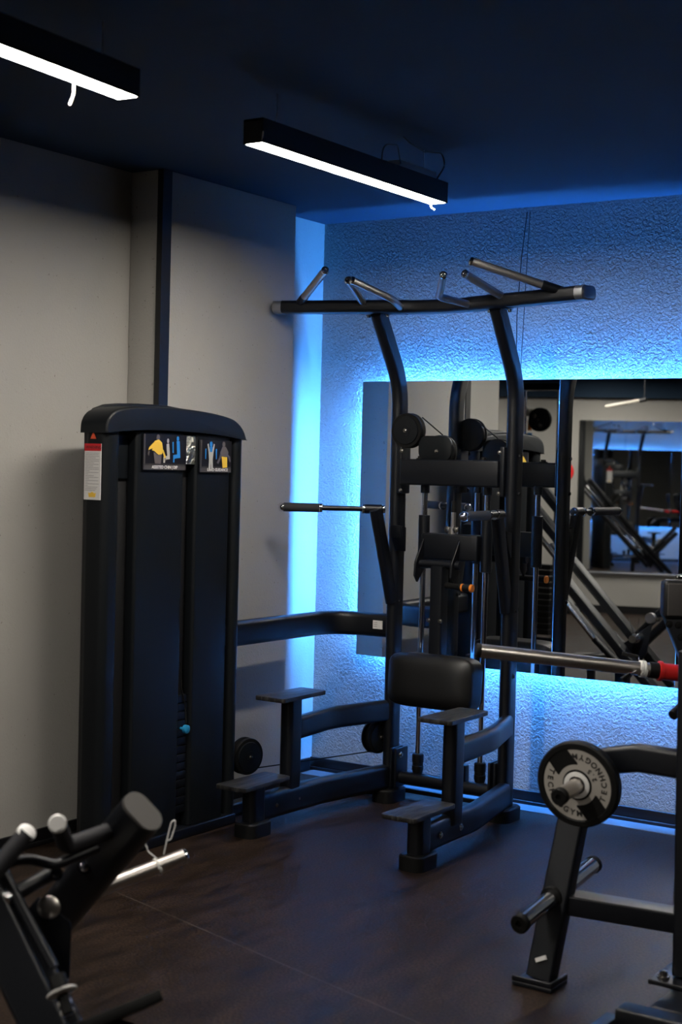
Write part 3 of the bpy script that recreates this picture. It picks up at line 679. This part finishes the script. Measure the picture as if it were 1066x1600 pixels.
fig(4.655, Zc-.020, .052, [[(-.45, .95), (-.32, 1.0), (-.2, .6), (.2, .6), (.32, 1.0), (.45, .95), (.3, .3), (.22, -.2), (.28, -1.1), (.06, -1.1), (0, -.4), (-.06, -1.1), (-.28, -1.1), (-.22, -.2), (-.3, .3)]], M['figgrey'], s2, 'printed_figure', PXL+.0004)
fig(4.655, Zc-.020, .052, [ell(0, .95, .17, .22), [(-.2, .75), (.2, .75), (.12, .35), (-.12, .35)], [(-.72, .6), (-.58, .6), (-.62, -.2), (-.7, -.2)], [(.58, .6), (.72, .6), (.7, -.2), (.62, -.2)]], M['bluepr'], s2, 'printed_figure', PXL+.0008)
fig(4.740, Zc-.018, .052, [[(-.5, .3), (-.2, .75), (.2, .75), (.55, .35), (.4, -.1), (-.35, -.05)], ell(-.05, .95, .18, .2), [(-.5, .2), (-.6, -.1), (-.9, -.5), (-.7, -.6), (-.35, -.1)], [(.4, .2), (.75, .0), (.85, -.4), (.7, -.45), (.5, -.1)]], M['figdark'], s2, 'printed_figure', PXL+.0004)
fig(4.740, Zc-.018, .052, [[(-.3, -.02), (.38, -.05), (.42, -.85), (-.15, -.9)]], M['yellow'], s2, 'printed_figure', PXL+.0008)
me = text_mesh('LOAD GUIDANCE', 0.0165, M['white'], Matrix.Translation((PXL+.0006, 4.70, 1.472)) @ RY, bold=.0004); mesh_obj('lettering', me, s2)
t = MB(); t.box((CX-.012, 4.505, 1.492), (CX-.006, 4.573, 1.606), 0.001); t.build('foil_sticker', M['foil'], dm)

# ================================================================== PLATE-LOADED MACHINE AT THE RIGHT
rm = thing('plate_loaded_machine', (-1.6, 4.05, 0), 'black plate-loaded machine at the right edge with a steel bar and plate horns', 'exercise machine')
YR = 4.05
t = MB(); t.sweep([V((-1.836, 3.90, .02)), V((-1.785, 4.03, .60))], rrect(0.082, 0.056, 0.008), up=(0, 1, 0)); t.build('slanted_leg', M['frame'], rm)
t = MB(); t.box((-1.905, 3.845, 0), (-1.778, 3.955, .014), 0.003); t.box((-1.905, 3.845, .0141), (-1.778, 3.853, .030), 0.002); t.box((-1.786, 3.8531, .0141), (-1.778, 3.955, .030), 0.002); t.build('foot_plate', M['frame'], rm)
t = MB(); t.sweep([V((-1.80, 3.975, .235)), V((-1.48, 4.05, .222))], rrect(.085, .058, .006)); t.build('lower_beam', M['frame'], rm)
t = MB(); t.sweep(fillet([V((-1.82, YR+.01, .57)), V((-1.74, YR+.01, .645)), V((-1.62, YR+.01, .672)), V((-1.44, YR+.01, .668))], .1, 8), rrect(0.06, 0.078, 0.012)); t.build('upper_beam', M['frame'], rm)
t = MB(); t.sweep([V((-1.440, YR+.01, .075)), V((-1.452, YR+.01, 1.0))], rrect(0.085, 0.11, 0.012), up=(0, 1, 0)); post = t.build('post', M['frame'], rm)
t = MB(); t.box((-1.53, 3.95, .055), (-1.34, 4.14, .069), 0.003); fp = t.build('foot_plate', M['frame'], rm)
for x in (-1.497, -1.38): bolt((x, 3.985, .069), (0, 0, 1), fp, 0.012, 0.022)
t = MB(); t.box((-1.533, 3.722, 0), (-0.9, 3.792, .052), 0.006); t.box((-1.46, 3.7921, 0), (-1.36, 4.14, .0545), 0.005); t.build('base_rail', M['frame'], rm)
t = MB(); t.box((-1.575, 3.2, 0), (-1.537, 3.77, .018), 0.003); t.build('floor_bar', M['frame'], rm)
t = MB(); t.box((-1.847, 3.8755, .078), (-1.811, 3.8805, .090), 0, rot=Matrix.Rotation(-.45, 3, 'Y') @ Matrix.Rotation(-.22, 3, 'X')); tag(t.build('sticker', M['white'], rm), 'small white sticker near the foot')
# lower storage horn, passing through the leg
hd = V((-.03, -.987, -.150)).normalized()
hc = V((-1.822, 3.965, .258))
def horn(c0, d, l0, l1, r, collar=True):
    t = MB(); t.rod(c0-d*l0, c0+d*l1, r, 28); h = t.build('storage_horn', M['chrome' if collar else 'steel'], rm)
    t = MB(); t.lathe(c0+d*l1, d, [(-.002, r*1.12), (.014, r*1.12), (.017, r*.98), (.017, r*.42), (.010, r*.40)], 28); t.build('horn_cap', M['rubber'], h)
    if l0 > 0.1:
        t = MB(); t.lathe(c0-d*l0, -d, [(-.002, r*1.1), (.010, r*1.1), (.014, r*.8)], 28); t.build('horn_cap', M['rubber'], h)
    if collar:
        t = MB(); t.lathe(c0+d*.024, d, [(0, r*1.35), (.022, r*1.35), (.022, r*1.0)], 28); t.build('rubber_collar', M['rubber'], h)
    return h
horn(hc, hd, .235, .225, 0.025)
hd = V((.01, -.99, -.11)).normalized()
# upper horn with the weight plate
pc = V((-1.768, 3.995, .592))
horn(pc, hd, .02, .150, 0.0225, collar=False)
wp = thing('weight_plate', pc, 'small black rubber weight plate with grey lettered face on the upper horn', 'weight plate')
PR = .128
fc = pc+hd*.040
t = MB(); t.lathe(pc+hd*.006, hd, [(0, .027), (0, PR*.93), (.005, PR), (.029, PR), (.0335, PR*.965), (.034, PR*.86), (.031, PR*.84), (.031, .046), (.034, .044), (.034, .027)], 64, loop=True); t.build('plate_body', M['rubber'], wp)
t = MB(); t.lathe(pc+hd*.0398, hd, [(0, .0265), (.0, .040), (.0015, .040), (.003, .037), (.003, .0265)], 40, loop=True); t.build('hub_ring', M['satin'], wp)
e1 = hd.cross(V((0, 0, 1))).normalized(); e1 = -e1 if e1.dot(V((1, 0, 0))) < 0 else e1
e2 = V((0, 0, 1)); e2 = (e2-hd*e2.dot(hd)).normalized()
def face_pt(r, ang, lift=0.0): return pc+hd*(.0372+lift)+e1*(r*math.cos(ang))+e2*(r*math.sin(ang))
def rad(d_): return math.radians(d_)
t = MB()
def arc(r, a0, a1, n): return [(r, rad(a0+(a1-a0)*i/n)) for i in range(n+1)]
ri, rm_, ro = .043, .066, PR*.825
ring = []
t = MB()
for a0, a1, b0, b1 in ((-34, 106, -22, 88), (146, 286, 158, 268)):
    outer = arc(ro, a0, a1, 26); inner = arc(ri, b0, b1, 26)
    vo_ = [t.bm.verts.new(face_pt(r, a)) for r, a in outer]; vm_ = [t.bm.verts.new(face_pt(rm_, rad(b0+(b1-b0)*i/26))) for i in range(27)]; vi_ = [t.bm.verts.new(face_pt(r, a)) for r, a in inner]
    for i in range(26):
        t.bm.faces.new((vo_[i], vo_[i+1], vm_[i+1], vm_[i])); t.bm.faces.new((vm_[i], vm_[i+1], vi_[i+1], vi_[i]))
for b0, b1 in ((88, 158), (268, 338)):
    A = [t.bm.verts.new(face_pt(rm_*.92, rad(b0+(b1-b0)*i/10))) for i in range(11)]; B = [t.bm.verts.new(face_pt(ri, rad(b0+(b1-b0)*i/10))) for i in range(11)]
    for i in range(10): t.bm.faces.new((A[i], A[i+1], B[i+1], B[i]))
t.build('face_print', M['plategrey'], wp)
def ringtext(txt, r, ac, step, size):
    mes = []
    for i, ch in enumerate(txt):
        a = rad(ac + (i-(len(txt)-1)/2)*step); up = -(e1*math.cos(a)+e2*math.sin(a)); rt = (-e1*math.sin(a)+e2*math.cos(a))
        p = face_pt(r, a, .0006)
        mx = Matrix((( rt.x, up.x, hd.x, p.x), (rt.y, up.y, hd.y, p.y), (rt.z, up.z, hd.z, p.z), (0, 0, 0, 1)))
        mes.append(text_mesh(ch, size, M['inkd'], mx, bold=.0007))
    return mes
mesh_obj('lettering', join_meshes(ringtext('TECHNOGYM', .086, 36, 14.5, .024)), wp)
mesh_obj('lettering', join_meshes(ringtext('TECHNOGYM', .086, 216, 14.5, .024)), wp)
mesh_obj('lettering', join_meshes(ringtext('2.5', .060, 36, 13, .019)), wp)
mesh_obj('lettering', join_meshes(ringtext('2.5', .060, 216, 13, .019)), wp)
# steel bar and its red socket
bA, bB = at(750, 1016.5, 4.9), at(1001, 1045, 4.95); bd = (bB-bA).normalized()
t = MB(); t.rod(bA, bB+bd*.03, 0.0232, 40); sb = t.build('steel_bar', M['steel'], rm)
t = MB(); t.lathe(bA, -bd, [(-.002, .0246), (.010, .0246), (.014, .021)], 32); t.build('bar_cap', M['rubber'], sb)
t = MB(); t.rodb(bB+bd*.028, bB+bd*.062, .027, 32); t.build('bar_stop', M['rubber'], sb)
t = MB(); t.lathe(bB+bd*.062, bd, [(0, .034), (.010, .034), (.012, .0285), (.12, .0285), (.125, .026)], 36); so = tag(t.build('bar_socket', M['redpaint'], rm), 'red painted socket of the steel bar')
bolt(bB+bd*.095+V((-.5, -.8, .05)).normalized()*.028, V((-.5, -.8, .05)), so, .010, .008)
# spring collar on the bar
clp = thing('spring_collar', bB, 'chrome spring collar with black grips clamped on the steel bar', 'collar')
t = MB(); P = []; up0 = V((0, 0, 1)); s1_ = bd.cross(up0).normalized(); n1_ = s1_.cross(bd).normalized()
for i in range(4*24+1):
    a = 2*PI*i/24; P.append(bB+bd*(-.004+.0055*i/24)+s1_*math.cos(a)*.0262+n1_*math.sin(a)*.0262)
t.sweep(P, circ(.0026, 8), up=bd); t.build('coil', M['satin'], clp)
for q_, dd in ((at(985, 1052, 4.88), at(972, 1062, 4.87)), (at(998, 1026, 4.99), at(972, 1021, 5.0))):
    t = MB(); t.sweep([q_, q_+(dd-q_)*.4, dd], lambda k: rrect(.007+.008*k, .010+.004*k, .003)); t.build('grip', M['rubber'], clp)
    t = MB(); t.sweep([q_, bB+(q_-bB)*.25+bd*.0], circ(.002, 8)); t.build('wire', M['chrome'], clp)
# arm with a grey pad above the bar
pcn = at(1062, 936, 4.9); ux = CAM_R @ V((1, 0, 0)); px_ = V((ux.x, ux.y, 0)).normalized(); py_ = V((0, 0, 1)).cross(px_)
t = MB(); t.obox(pcn, (px_, py_, V((0, 0, 1))), (.118, .07, .128), .016); pd = t.build('roller_pad', M['vinyl'], rm)
t = MB(); t.obox(pcn-py_*.034, (px_, py_, V((0, 0, 1))), (.094, .008, .108), .004); tag(t.build('pad_face', M['padgrey'], pd), 'grey front face of the pad')
t = MB(); t.obox(pcn+V((0, 0, .07))+px_*.012, (px_, py_, V((0, 0, 1))), (.05, .02, .02), .004); t.build('pad_clip', M['chrome'], pd)
arm = [pcn+px_*x_+V((0, 0, z_))+py_*-.02 for x_, z_ in ((-.05, -.062), (.07, -.062), (.10, -.34), (.045, -.33), (.030, -.25))]
t = MB(); t.prism(arm, py_*.05, .003); ar = t.build('pad_arm', M['frame'], rm)
for x_, z_ in ((-.036, -.083), (-.006, -.085), (.004, -.125)): bolt(pcn+px_*x_+V((0, 0, z_))-py_*.02, -py_, ar, .008, .006, m='rubber')
q0, q1 = at(1051, 1118, 4.45), at(1072, 1098, 4.5)
t = MB(); t.rodb(q0, q1, .0155); t.build('peg', M['rubber'], rm)
t = MB(); t.sweep([V((-1.452, YR+.01, 1.0)), pcn+px_*.09+V((0, 0, -.28))], rrect(.06, .08, .01), up=(0, 1, 0)); t.build('arm_link', M['frame'], rm)

# ================================================================== LEG MACHINE AT THE LOWER LEFT (foreground)
lm = thing('linear_leg_press', (-2.55, 2.5, 0), 'black leg press machine in the blurred lower left foreground', 'exercise machine')
D = 3.6
def F(u, v, d_=D): return at(u, v, d_)
capc = F(221, 1270, 3.50); low = F(70, 1452, 3.86)
adir = (low-capc).normalized()
# oval arm with a flat end cap facing the room
upv = (F(197, 1236, 3.50)-F(244, 1304, 3.50)).normalized()
t = MB(); t.sweep([capc, low], rrect(.070, .112, .034, 7), up=upv); arm_ = t.build('main_arm', M['frame'], lm)
t = MB(); t.sweep([capc-adir*.010, capc-adir*-.002], rrect(.066, .108, .032, 7), up=upv); tag(t.build('end_cap', M['capgrey'], arm_), 'dark grey oval end cap')
for u, v in ((132, 1355), (141, 1313)):
    p = F(u, v, 3.62); bolt(p, F(u, v, 3.3)-p, arm_, .011, .018, m='chrome')
# side plate with the pivot disc
pl_ = [F(36, 1428, 3.50), F(60, 1400, 3.50), F(110, 1440, 3.50), F(112, 1450, 3.50), F(109, 1530, 3.50), F(80, 1533, 3.50)]
back = (F(80, 1480, 3.6)-F(80, 1480, 3.5)).normalized()
t = MB(); t.prism(pl_, back*.06, .004); t.build('side_plate', M['frame'], lm)
p = F(76, 1418, 3.46); ax_ = (F(82, 1416, 3.56)-p).normalized()
t = MB(); t.lathe(p, ax_, [(-.006, .010), (-.002, .024), (.0, .0265), (.016, .0265), (.016, .020), (.07, .020)], 36); t.build('pivot_disc', M['steel'], lm)
# loading sleeve pointing at the mirror wall and its spring clip
s0, s1_ = F(140, 1395, 3.88), F(287, 1338, 4.0); sd_ = (s1_-s0).normalized()
t = MB(); t.rod(s0, s1_, .0205, 32); sl_ = t.build('loading_sleeve', M['steel'], lm)
t = MB(); t.lathe(s1_, sd_, [(-.001, .0205), (.006, .0205), (.009, .017)], 32); t.build('sleeve_cap', M['chrome'], sl_)
cc_ = s0+(s1_-s0)*.70
sc_ = thing('spring_collar', cc_, 'thin chrome spring clip with wire handles on the lower left loading sleeve', 'collar')
sA = sd_.cross(V((0, 0, 1))).normalized(); sB = sA.cross(sd_).normalized()
t = MB(); P = [cc_+sd_*(.004*i/20)+sA*math.cos(2*PI*i/20)*.0228+sB*math.sin(2*PI*i/20)*.0228 for i in range(41)]
t.sweep(P, circ(.0019, 8), up=sd_); t.build('coil', M['satin'], sc_)
t = MB(); t.sweep(fillet([F(256, 1335, 3.93), F(262, 1308, 3.93), F(268, 1284, 3.93), F(274, 1281, 3.93), F(274, 1290, 3.93), F(267, 1312, 3.93), F(261, 1313, 3.93)], .008, 5), circ(.0019, 8)); t.build('wire_handle', M['satin'], sc_)
t = MB(); t.sweep(fillet([F(246, 1342, 3.92), F(232, 1331, 3.92), F(227, 1318, 3.92), F(227, 1300, 3.92)], .02, 5), circ(.0019, 8)); t.build('wire_handle', M['satin'], sc_)
# two hand grips
t = MB(); t.sweep([F(42, 1302, 3.40), F(-20, 1375, 3.36)], circ(.0215, 24)); g = t.build('hand_grip', M['grip'], lm)
gd = (F(42, 1302, 3.40)-F(-20, 1375, 3.36)).normalized()+(CAM_C-F(42, 1302, 3.4)).normalized()*1.2
t = MB(); t.lathe(F(40, 1303, 3.40), gd, [(-.004, .0225), (.008, .0225), (.011, .018)], 28); t.build('grip_cap', M['satin'], g)
t = MB(); t.sweep(fillet([F(90, 1287, 3.38), F(104, 1322, 3.46), F(185, 1293, 3.56)], .03, 8), circ(.0200, 24)); g = t.build('hand_grip', M['grip'], lm)
gd = (CAM_C-F(90, 1287, 3.38)).normalized()
t = MB(); t.lathe(F(90, 1287, 3.38), gd, [(-.006, .0215), (.006, .0215), (.009, .018)], 28); t.build('grip_cap', M['satin'], g)
t = MB(); rd_ = (F(185, 1293, 3.56)-F(120, 1316, 3.48)).normalized(); t.lathe(F(183, 1294, 3.555), rd_, [(0, .0215), (.012, .0215)], 28); t.build('grip_ring', M['chrome'], g)
t = MB(); t.rod(F(186, 1293, 3.56), F(205, 1286, 3.60), .017); t.build('grip_root', M['frame'], g)
# release lever: bent bar
t = MB(); t.sweep(fillet([F(-10, 1360, 3.42), F(25, 1344, 3.42), F(50, 1343, 3.44), F(85, 1352, 3.46), F(152, 1325, 3.52)], .04, 6), circ(.0125, 16)); t.build('release_lever', M['frame'], lm)
# roller tube and chrome ends
t = MB(); t.rod(F(12, 1403, 3.40), F(78, 1366, 3.50), .0185, 24); ro_ = t.build('cross_tube', M['frame'], lm)
d_ = (F(12, 1403, 3.40)-F(78, 1366, 3.50)).normalized(); t = MB(); t.lathe(F(15, 1401, 3.40), d_, [(0, .0195), (.018, .0195), (.022, .014)], 24); t.build('tube_cap', M['chrome'], ro_)
bolt(F(88, 1366, 3.46), (CAM_C-F(88, 1366, 3.46)), ro_, .010, .008, m='chrome')
# inclined rails going down to the floor
ra, rb = F(-38, 1300, 3.5), F(118, 1622, 3.36); rdv = (rb-ra).normalized()
t = MB(); t.sweep([ra-rdv*.45, rb+rdv*.14], rrect(.062, .058, .012), up=back); t.build('inclined_rail', M['frame'], lm)
off = F(-58, 1340, 3.42)-F(-38, 1300, 3.5)
t = MB(); t.sweep([ra+off-rdv*.45, rb+off+rdv*.12], rrect(.10, .05, .012), up=back); t.build('inclined_rail', M['frame'], lm)
t = MB(); t.rod(ra-rdv*.38+back*-.045, F(84, 1512, 3.34), .013, 20); t.build('guide_rod', M['frame'], lm)
# stop with chrome washers at the end of the guide rod
k0 = F(92, 1538, 3.34); kd = (F(106, 1582, 3.31)-k0).normalized()
t = MB(); t.lathe(F(88, 1525, 3.22), kd, [(0, .020), (.03, .020)], 24); t.lathe(F(98, 1556, 3.22), kd, [(0, .013), (.04, .013)], 24); t.build('rubber_stop', M['rubber'], lm)
for (u, v), r_, h_ in (((96, 1548), .034, .007), ((100, 1563), .0155, .011), ((104, 1577), .0155, .011)):
    t = MB(); t.lathe(F(u, v, 3.22), kd, [(0, r_*.92), (h_*.3, r_), (h_*.7, r_), (h_, r_*.92)], 32); t.build('washer', M['satin'], lm)
# foot board
fb = [F(88, 1606, 3.2), F(248, 1540, 3.30), F(170, 1556, 3.62), F(60, 1600, 3.55)]
t = MB(); A_, B_ = F(75, 1616, 3.2), F(250, 1545, 3.28); bdir = (B_-A_).normalized(); dn = ((A_+B_)/2-CAM_C).normalized(); dn = (dn+V((0, 0, -.03))).normalized()
nz = bdir.cross(dn); nz = nz if nz.z > 0 else -nz
t.prism([A_-bdir*.2, B_, B_+dn*.20-bdir*.05, A_-bdir*.2+dn*.22], nz*-.026, .003); t.build('foot_board', M['rubber'], lm)
um = (A_+B_)/2+dn*.10+bdir*.03-V((0, 0, .02))
t = MB(); t.box(um-V((.03, .03, .075)), um+V((.03, .03, -.016)), .008); t.box(um-V((.022, .022, um.z)), um+V((.022, .022, -.07)), .004); t.build('board_support', M['frame'], lm)
base_p = rb+rdv*.10
t = MB(); t.box((base_p.x-.30, base_p.y-.05, 0), (base_p.x+.06, base_p.y+.05, .06), .01); t.box((base_p.x-.5, base_p.y-.05, 0), (base_p.x-.31, base_p.y+.05, .06), .01); t.build('floor_beam', M['frame'], lm)
tp = ra-rdv*.43
t = MB(); t.sweep([V((tp.x, tp.y, 0.0)), tp], rrect(.06, .06, .01), up=(0, 1, 0)); t.build('rear_post', M['frame'], lm)

# ================================================================== MACHINES BEHIND THE CAMERA'S LEFT, SEEN IN THE MIRROR
hp = thing('linear_leg_press', (-4.1, 2.3, 0), 'black leg press with shiny slanted rails, seen in the mirror', 'exercise machine')
def G(x, z, y=2.3): return V((x, y, z))
def ext(a, b_, k0, k1): d_ = (b_-a); return a-d_*k0, b_+d_*k1
a, b_ = ext(G(-4.06, .80), G(-3.603, .309), 1.2, .5)
for y in (2.22, 2.62):
    t = MB(); t.sweep([V((a.x, y-.0, a.z)), V((b_.x, y, b_.z))], rrect(.06, .105, .012), up=(0, 1, 0)); t.build('main_rail', M['frame'], hp)
a, b_ = ext(G(-4.06, .70), G(-3.779, .40), 2.0, .0)
for y in (2.34, 2.70):
    t = MB(); t.rod(V((a.x, y, a.z)), V((b_.x, y, b_.z)), .02, 20); t.build('guide_rod', M['chrome'], hp)
    t = MB(); q = V((b_.x, y, b_.z)); t.rod(q, q+V((.20, 0, -.18)), .026, 20); t.build('rod_sleeve', M['frame'], hp)
a, b_ = ext(G(-4.08, .598), G(-3.88, .384), 1.8, 1.1)
t = MB(); t.sweep([V((a.x, 2.42, a.z)), V((b_.x, 2.42, b_.z))], rrect(.05, .06, .01), up=(0, 1, 0)); t.build('lower_rail', M['frame'], hp)
t = MB(); t.sweep([G(-3.64, .25, 2.40), G(-3.25, .65, 2.40)], rrect(.055, .085, .02), up=(0, 1, 0)); ar = t.build('carriage_arm', M['frame'], hp)
t = MB(); t.sweep([G(-3.65, .36, 2.30), G(-3.29, .74, 2.30)], rrect(.05, .07, .02), up=(0, 1, 0)); t.build('carriage_arm', M['frame'], hp)
t = MB(); t.prism([G(-3.73, .30, 2.43), G(-3.61, .12, 2.43), G(-3.50, .30, 2.43), G(-3.47, .50, 2.43)], (0, .02, 0), .003); t.build('side_plate', M['frame'], hp)
for x, z in ((-3.43, .53), (-3.37, .59), (-3.32, .63)): bolt((x, 2.444, z), (0, 1, 0), ar, .011, .009)
t = MB(); t.rodb((-3.547, 2.44, .405), (-3.547, 2.62, .405), .027, 28); t.build('loading_sleeve', M['chrome'], hp)
t = MB(); t.rodb((-3.50, 2.36, .53), (-3.50, 2.40, .53), .036, 28); t.build('pivot_disc', M['steel'], hp)
sc2 = thing('spring_collar', (-3.547, 2.56, .405), 'chrome spring clip on the leg press sleeve, seen in the mirror', 'collar')
hp.location.x += .06
t = MB(); t.sweep([V((-3.547+math.cos(2*PI*i/20)*.03, 2.55+.004*i/20, .405+math.sin(2*PI*i/20)*.03)) for i in range(61)], circ(.003, 8), up=(0, 1, 0)); t.build('coil', M['chrome'], sc2)
for s in (-1, 1):
    t = MB(); t.sweep([V((-3.547+s*.012, 2.56, .434)), V((-3.549+s*.035-.01, 2.56, .54))], circ(.0025, 8)); t.build('wire_handle', M['chrome'], sc2)
t = MB(); o_ = []
for a_, c_ in rrect(.25, .16, .03, 4): o_.append(V((-3.83+a_, 2.62+c_*1.0, .27+a_*.05)))
t.prism(o_, (0, 0, .014), .003); t.build('foot_board', M['board'], hp)
t = MB(); t.box((-3.85, 2.60, 0.061), (-3.80, 2.64, .262), .004); t.build('board_post', M['frame'], hp)
t = MB(); t.box((-4.75, 2.40, 0), (-3.22, 2.46, .06), .008); t.box((-3.35, 2.15, 0), (-3.27, 2.399, .06), .008); t.box((-3.35, 2.461, 0), (-3.27, 2.7, .06), .008); t.build('floor_frame', M['frame'], hp)
t = MB(); t.box((-4.73, 2.2, .0), (-4.67, 2.26, 1.45), .006); t.box((-4.73, 2.58, .0), (-4.67, 2.64, 1.45), .006); t.box((-4.73, 2.261, 1.34), (-4.67, 2.579, 1.4), .006); t.build('rear_frame', M['frame'], hp)
t = MB(); t.box((-4.24, 2.25, .95), (-4.18, 2.60, 1.22), .02, rot=Matrix.Rotation(.7, 3, 'Y')); t.build('shoulder_pad', M['vinyl'], hp)

sc2.location.x += .06
cm = thing('cable_machine', (-5.35, .5, 0), 'tall black cable machine with large pulley discs, seen in the mirror', 'exercise machine')
for x in (-5.62, -5.08):
    t = MB(); t.box((x-.035, .44, 0), (x+.035, .52, 2.18), .006); t.build('upright', M['frame'], cm)
t = MB(); t.box((-5.66, .44, 2.181), (-5.04, .52, 2.24), .006); t.build('top_beam', M['frame'], cm)
t = MB(); t.box((-5.66, .30, 0.0), (-5.655+.61, .435, .06), .006); t.box((-5.58, .45, .05), (-5.12, .51, .10), .006); t.build('base_beam', M['frame'], cm)
dsk = pulley((-5.31, .60, 1.93), (0, -1, 0), .10, cm)
for x, z in ((-5.345, 1.96), (-5.29, 1.88)): bolt((x, .635, z), (0, 1, 0), dsk, .012, .01)
t = MB(); t.rodb((-5.42, .56, 1.96), (-5.42, .56, 2.02), .03); t.build('cable_stop', M['tubeglass'], cm)
t = MB(); t.rodb((-5.42, .56, 1.84), (-5.42, .56, 1.93), .018); tag(t.build('hook_sleeve', M['orange'], cm), 'orange sleeve on the cable hook')
t = MB(); t.rodb((-5.42, .56, 1.55), (-5.42, .56, 1.82), .022); tag(t.build('hook_sleeve', M['bluepr'], cm), 'blue band below the orange sleeve')
for x in (-5.5, -5.2):
    t = MB(); t.rod((x, .48, .1), (x, .48, 2.18), .012, 12); t.build('guide_rod', M['chrome'], cm)
t = MB(); t.rod((-5.55, .55, .1), (-5.55, .55, 2.1), .007, 8); tag(t.build('cable', M['redpaint'], cm), 'red cable')
t = MB()
for k in range(12): t.box((-5.50+.02, .45, .12+.05*k), (-5.22, .51, .165+.05*k), .004)
t.build('weight_stack', M['rubber'], cm)

RC = QO + DO*-.14 + NO*.22
def RR(a, n_, z): return RC + DO*a + NO*n_ + V((0, 0, z))
rk = thing('plate_rack', RC, 'black plate rack against the far wall beside the far mirror, seen in the mirror', 'rack')
t = MB(); t.obox(RR(0, 0, .85), (DO, NO, V((0, 0, 1))), (.08, .08, 1.7), .006); t.build('post', M['frame'], rk)
for k in (-.1, .1):
    t = MB(); t.obox(RR(0, k, .03), (DO, NO, V((0, 0, 1))), (.5, .07, .06), .006); t.build('base', M['frame'], rk)
for z in (1.5, .9):
    t = MB(); t.rod(RR(.05, .04, z), RR(.05, .28, z), .022, 16); t.build('horn', M['chrome'], rk)
t = MB(); t.lathe(RR(.0, .0, 1.7), (0, 0, 1), [(0, .035), (.14, .035), (.16, .02), (.2, .02), (.2, .012)], 20); tag(t.build('sprayer', M['white'], rk), 'pale bottle fixed on top of the rack post')
for z, m_, nm in ((1.5, 'redpaint', 'red weight plate on the upper horn of the rack, seen in the mirror'), (.9, 'rubber', 'black weight plate on the lower horn of the rack, seen in the mirror')):
    t = MB(); t.lathe(RR(.05, .08, z), NO, [(0, .024), (0, .10), (.01, .11), (.04, .11), (.05, .10), (.05, .05), (.042, .048), (.042, .024)], 40, loop=True)
    o = t.build('weight_plate', M[m_]); tag(o, nm, 'weight plate'); center_origin(o)
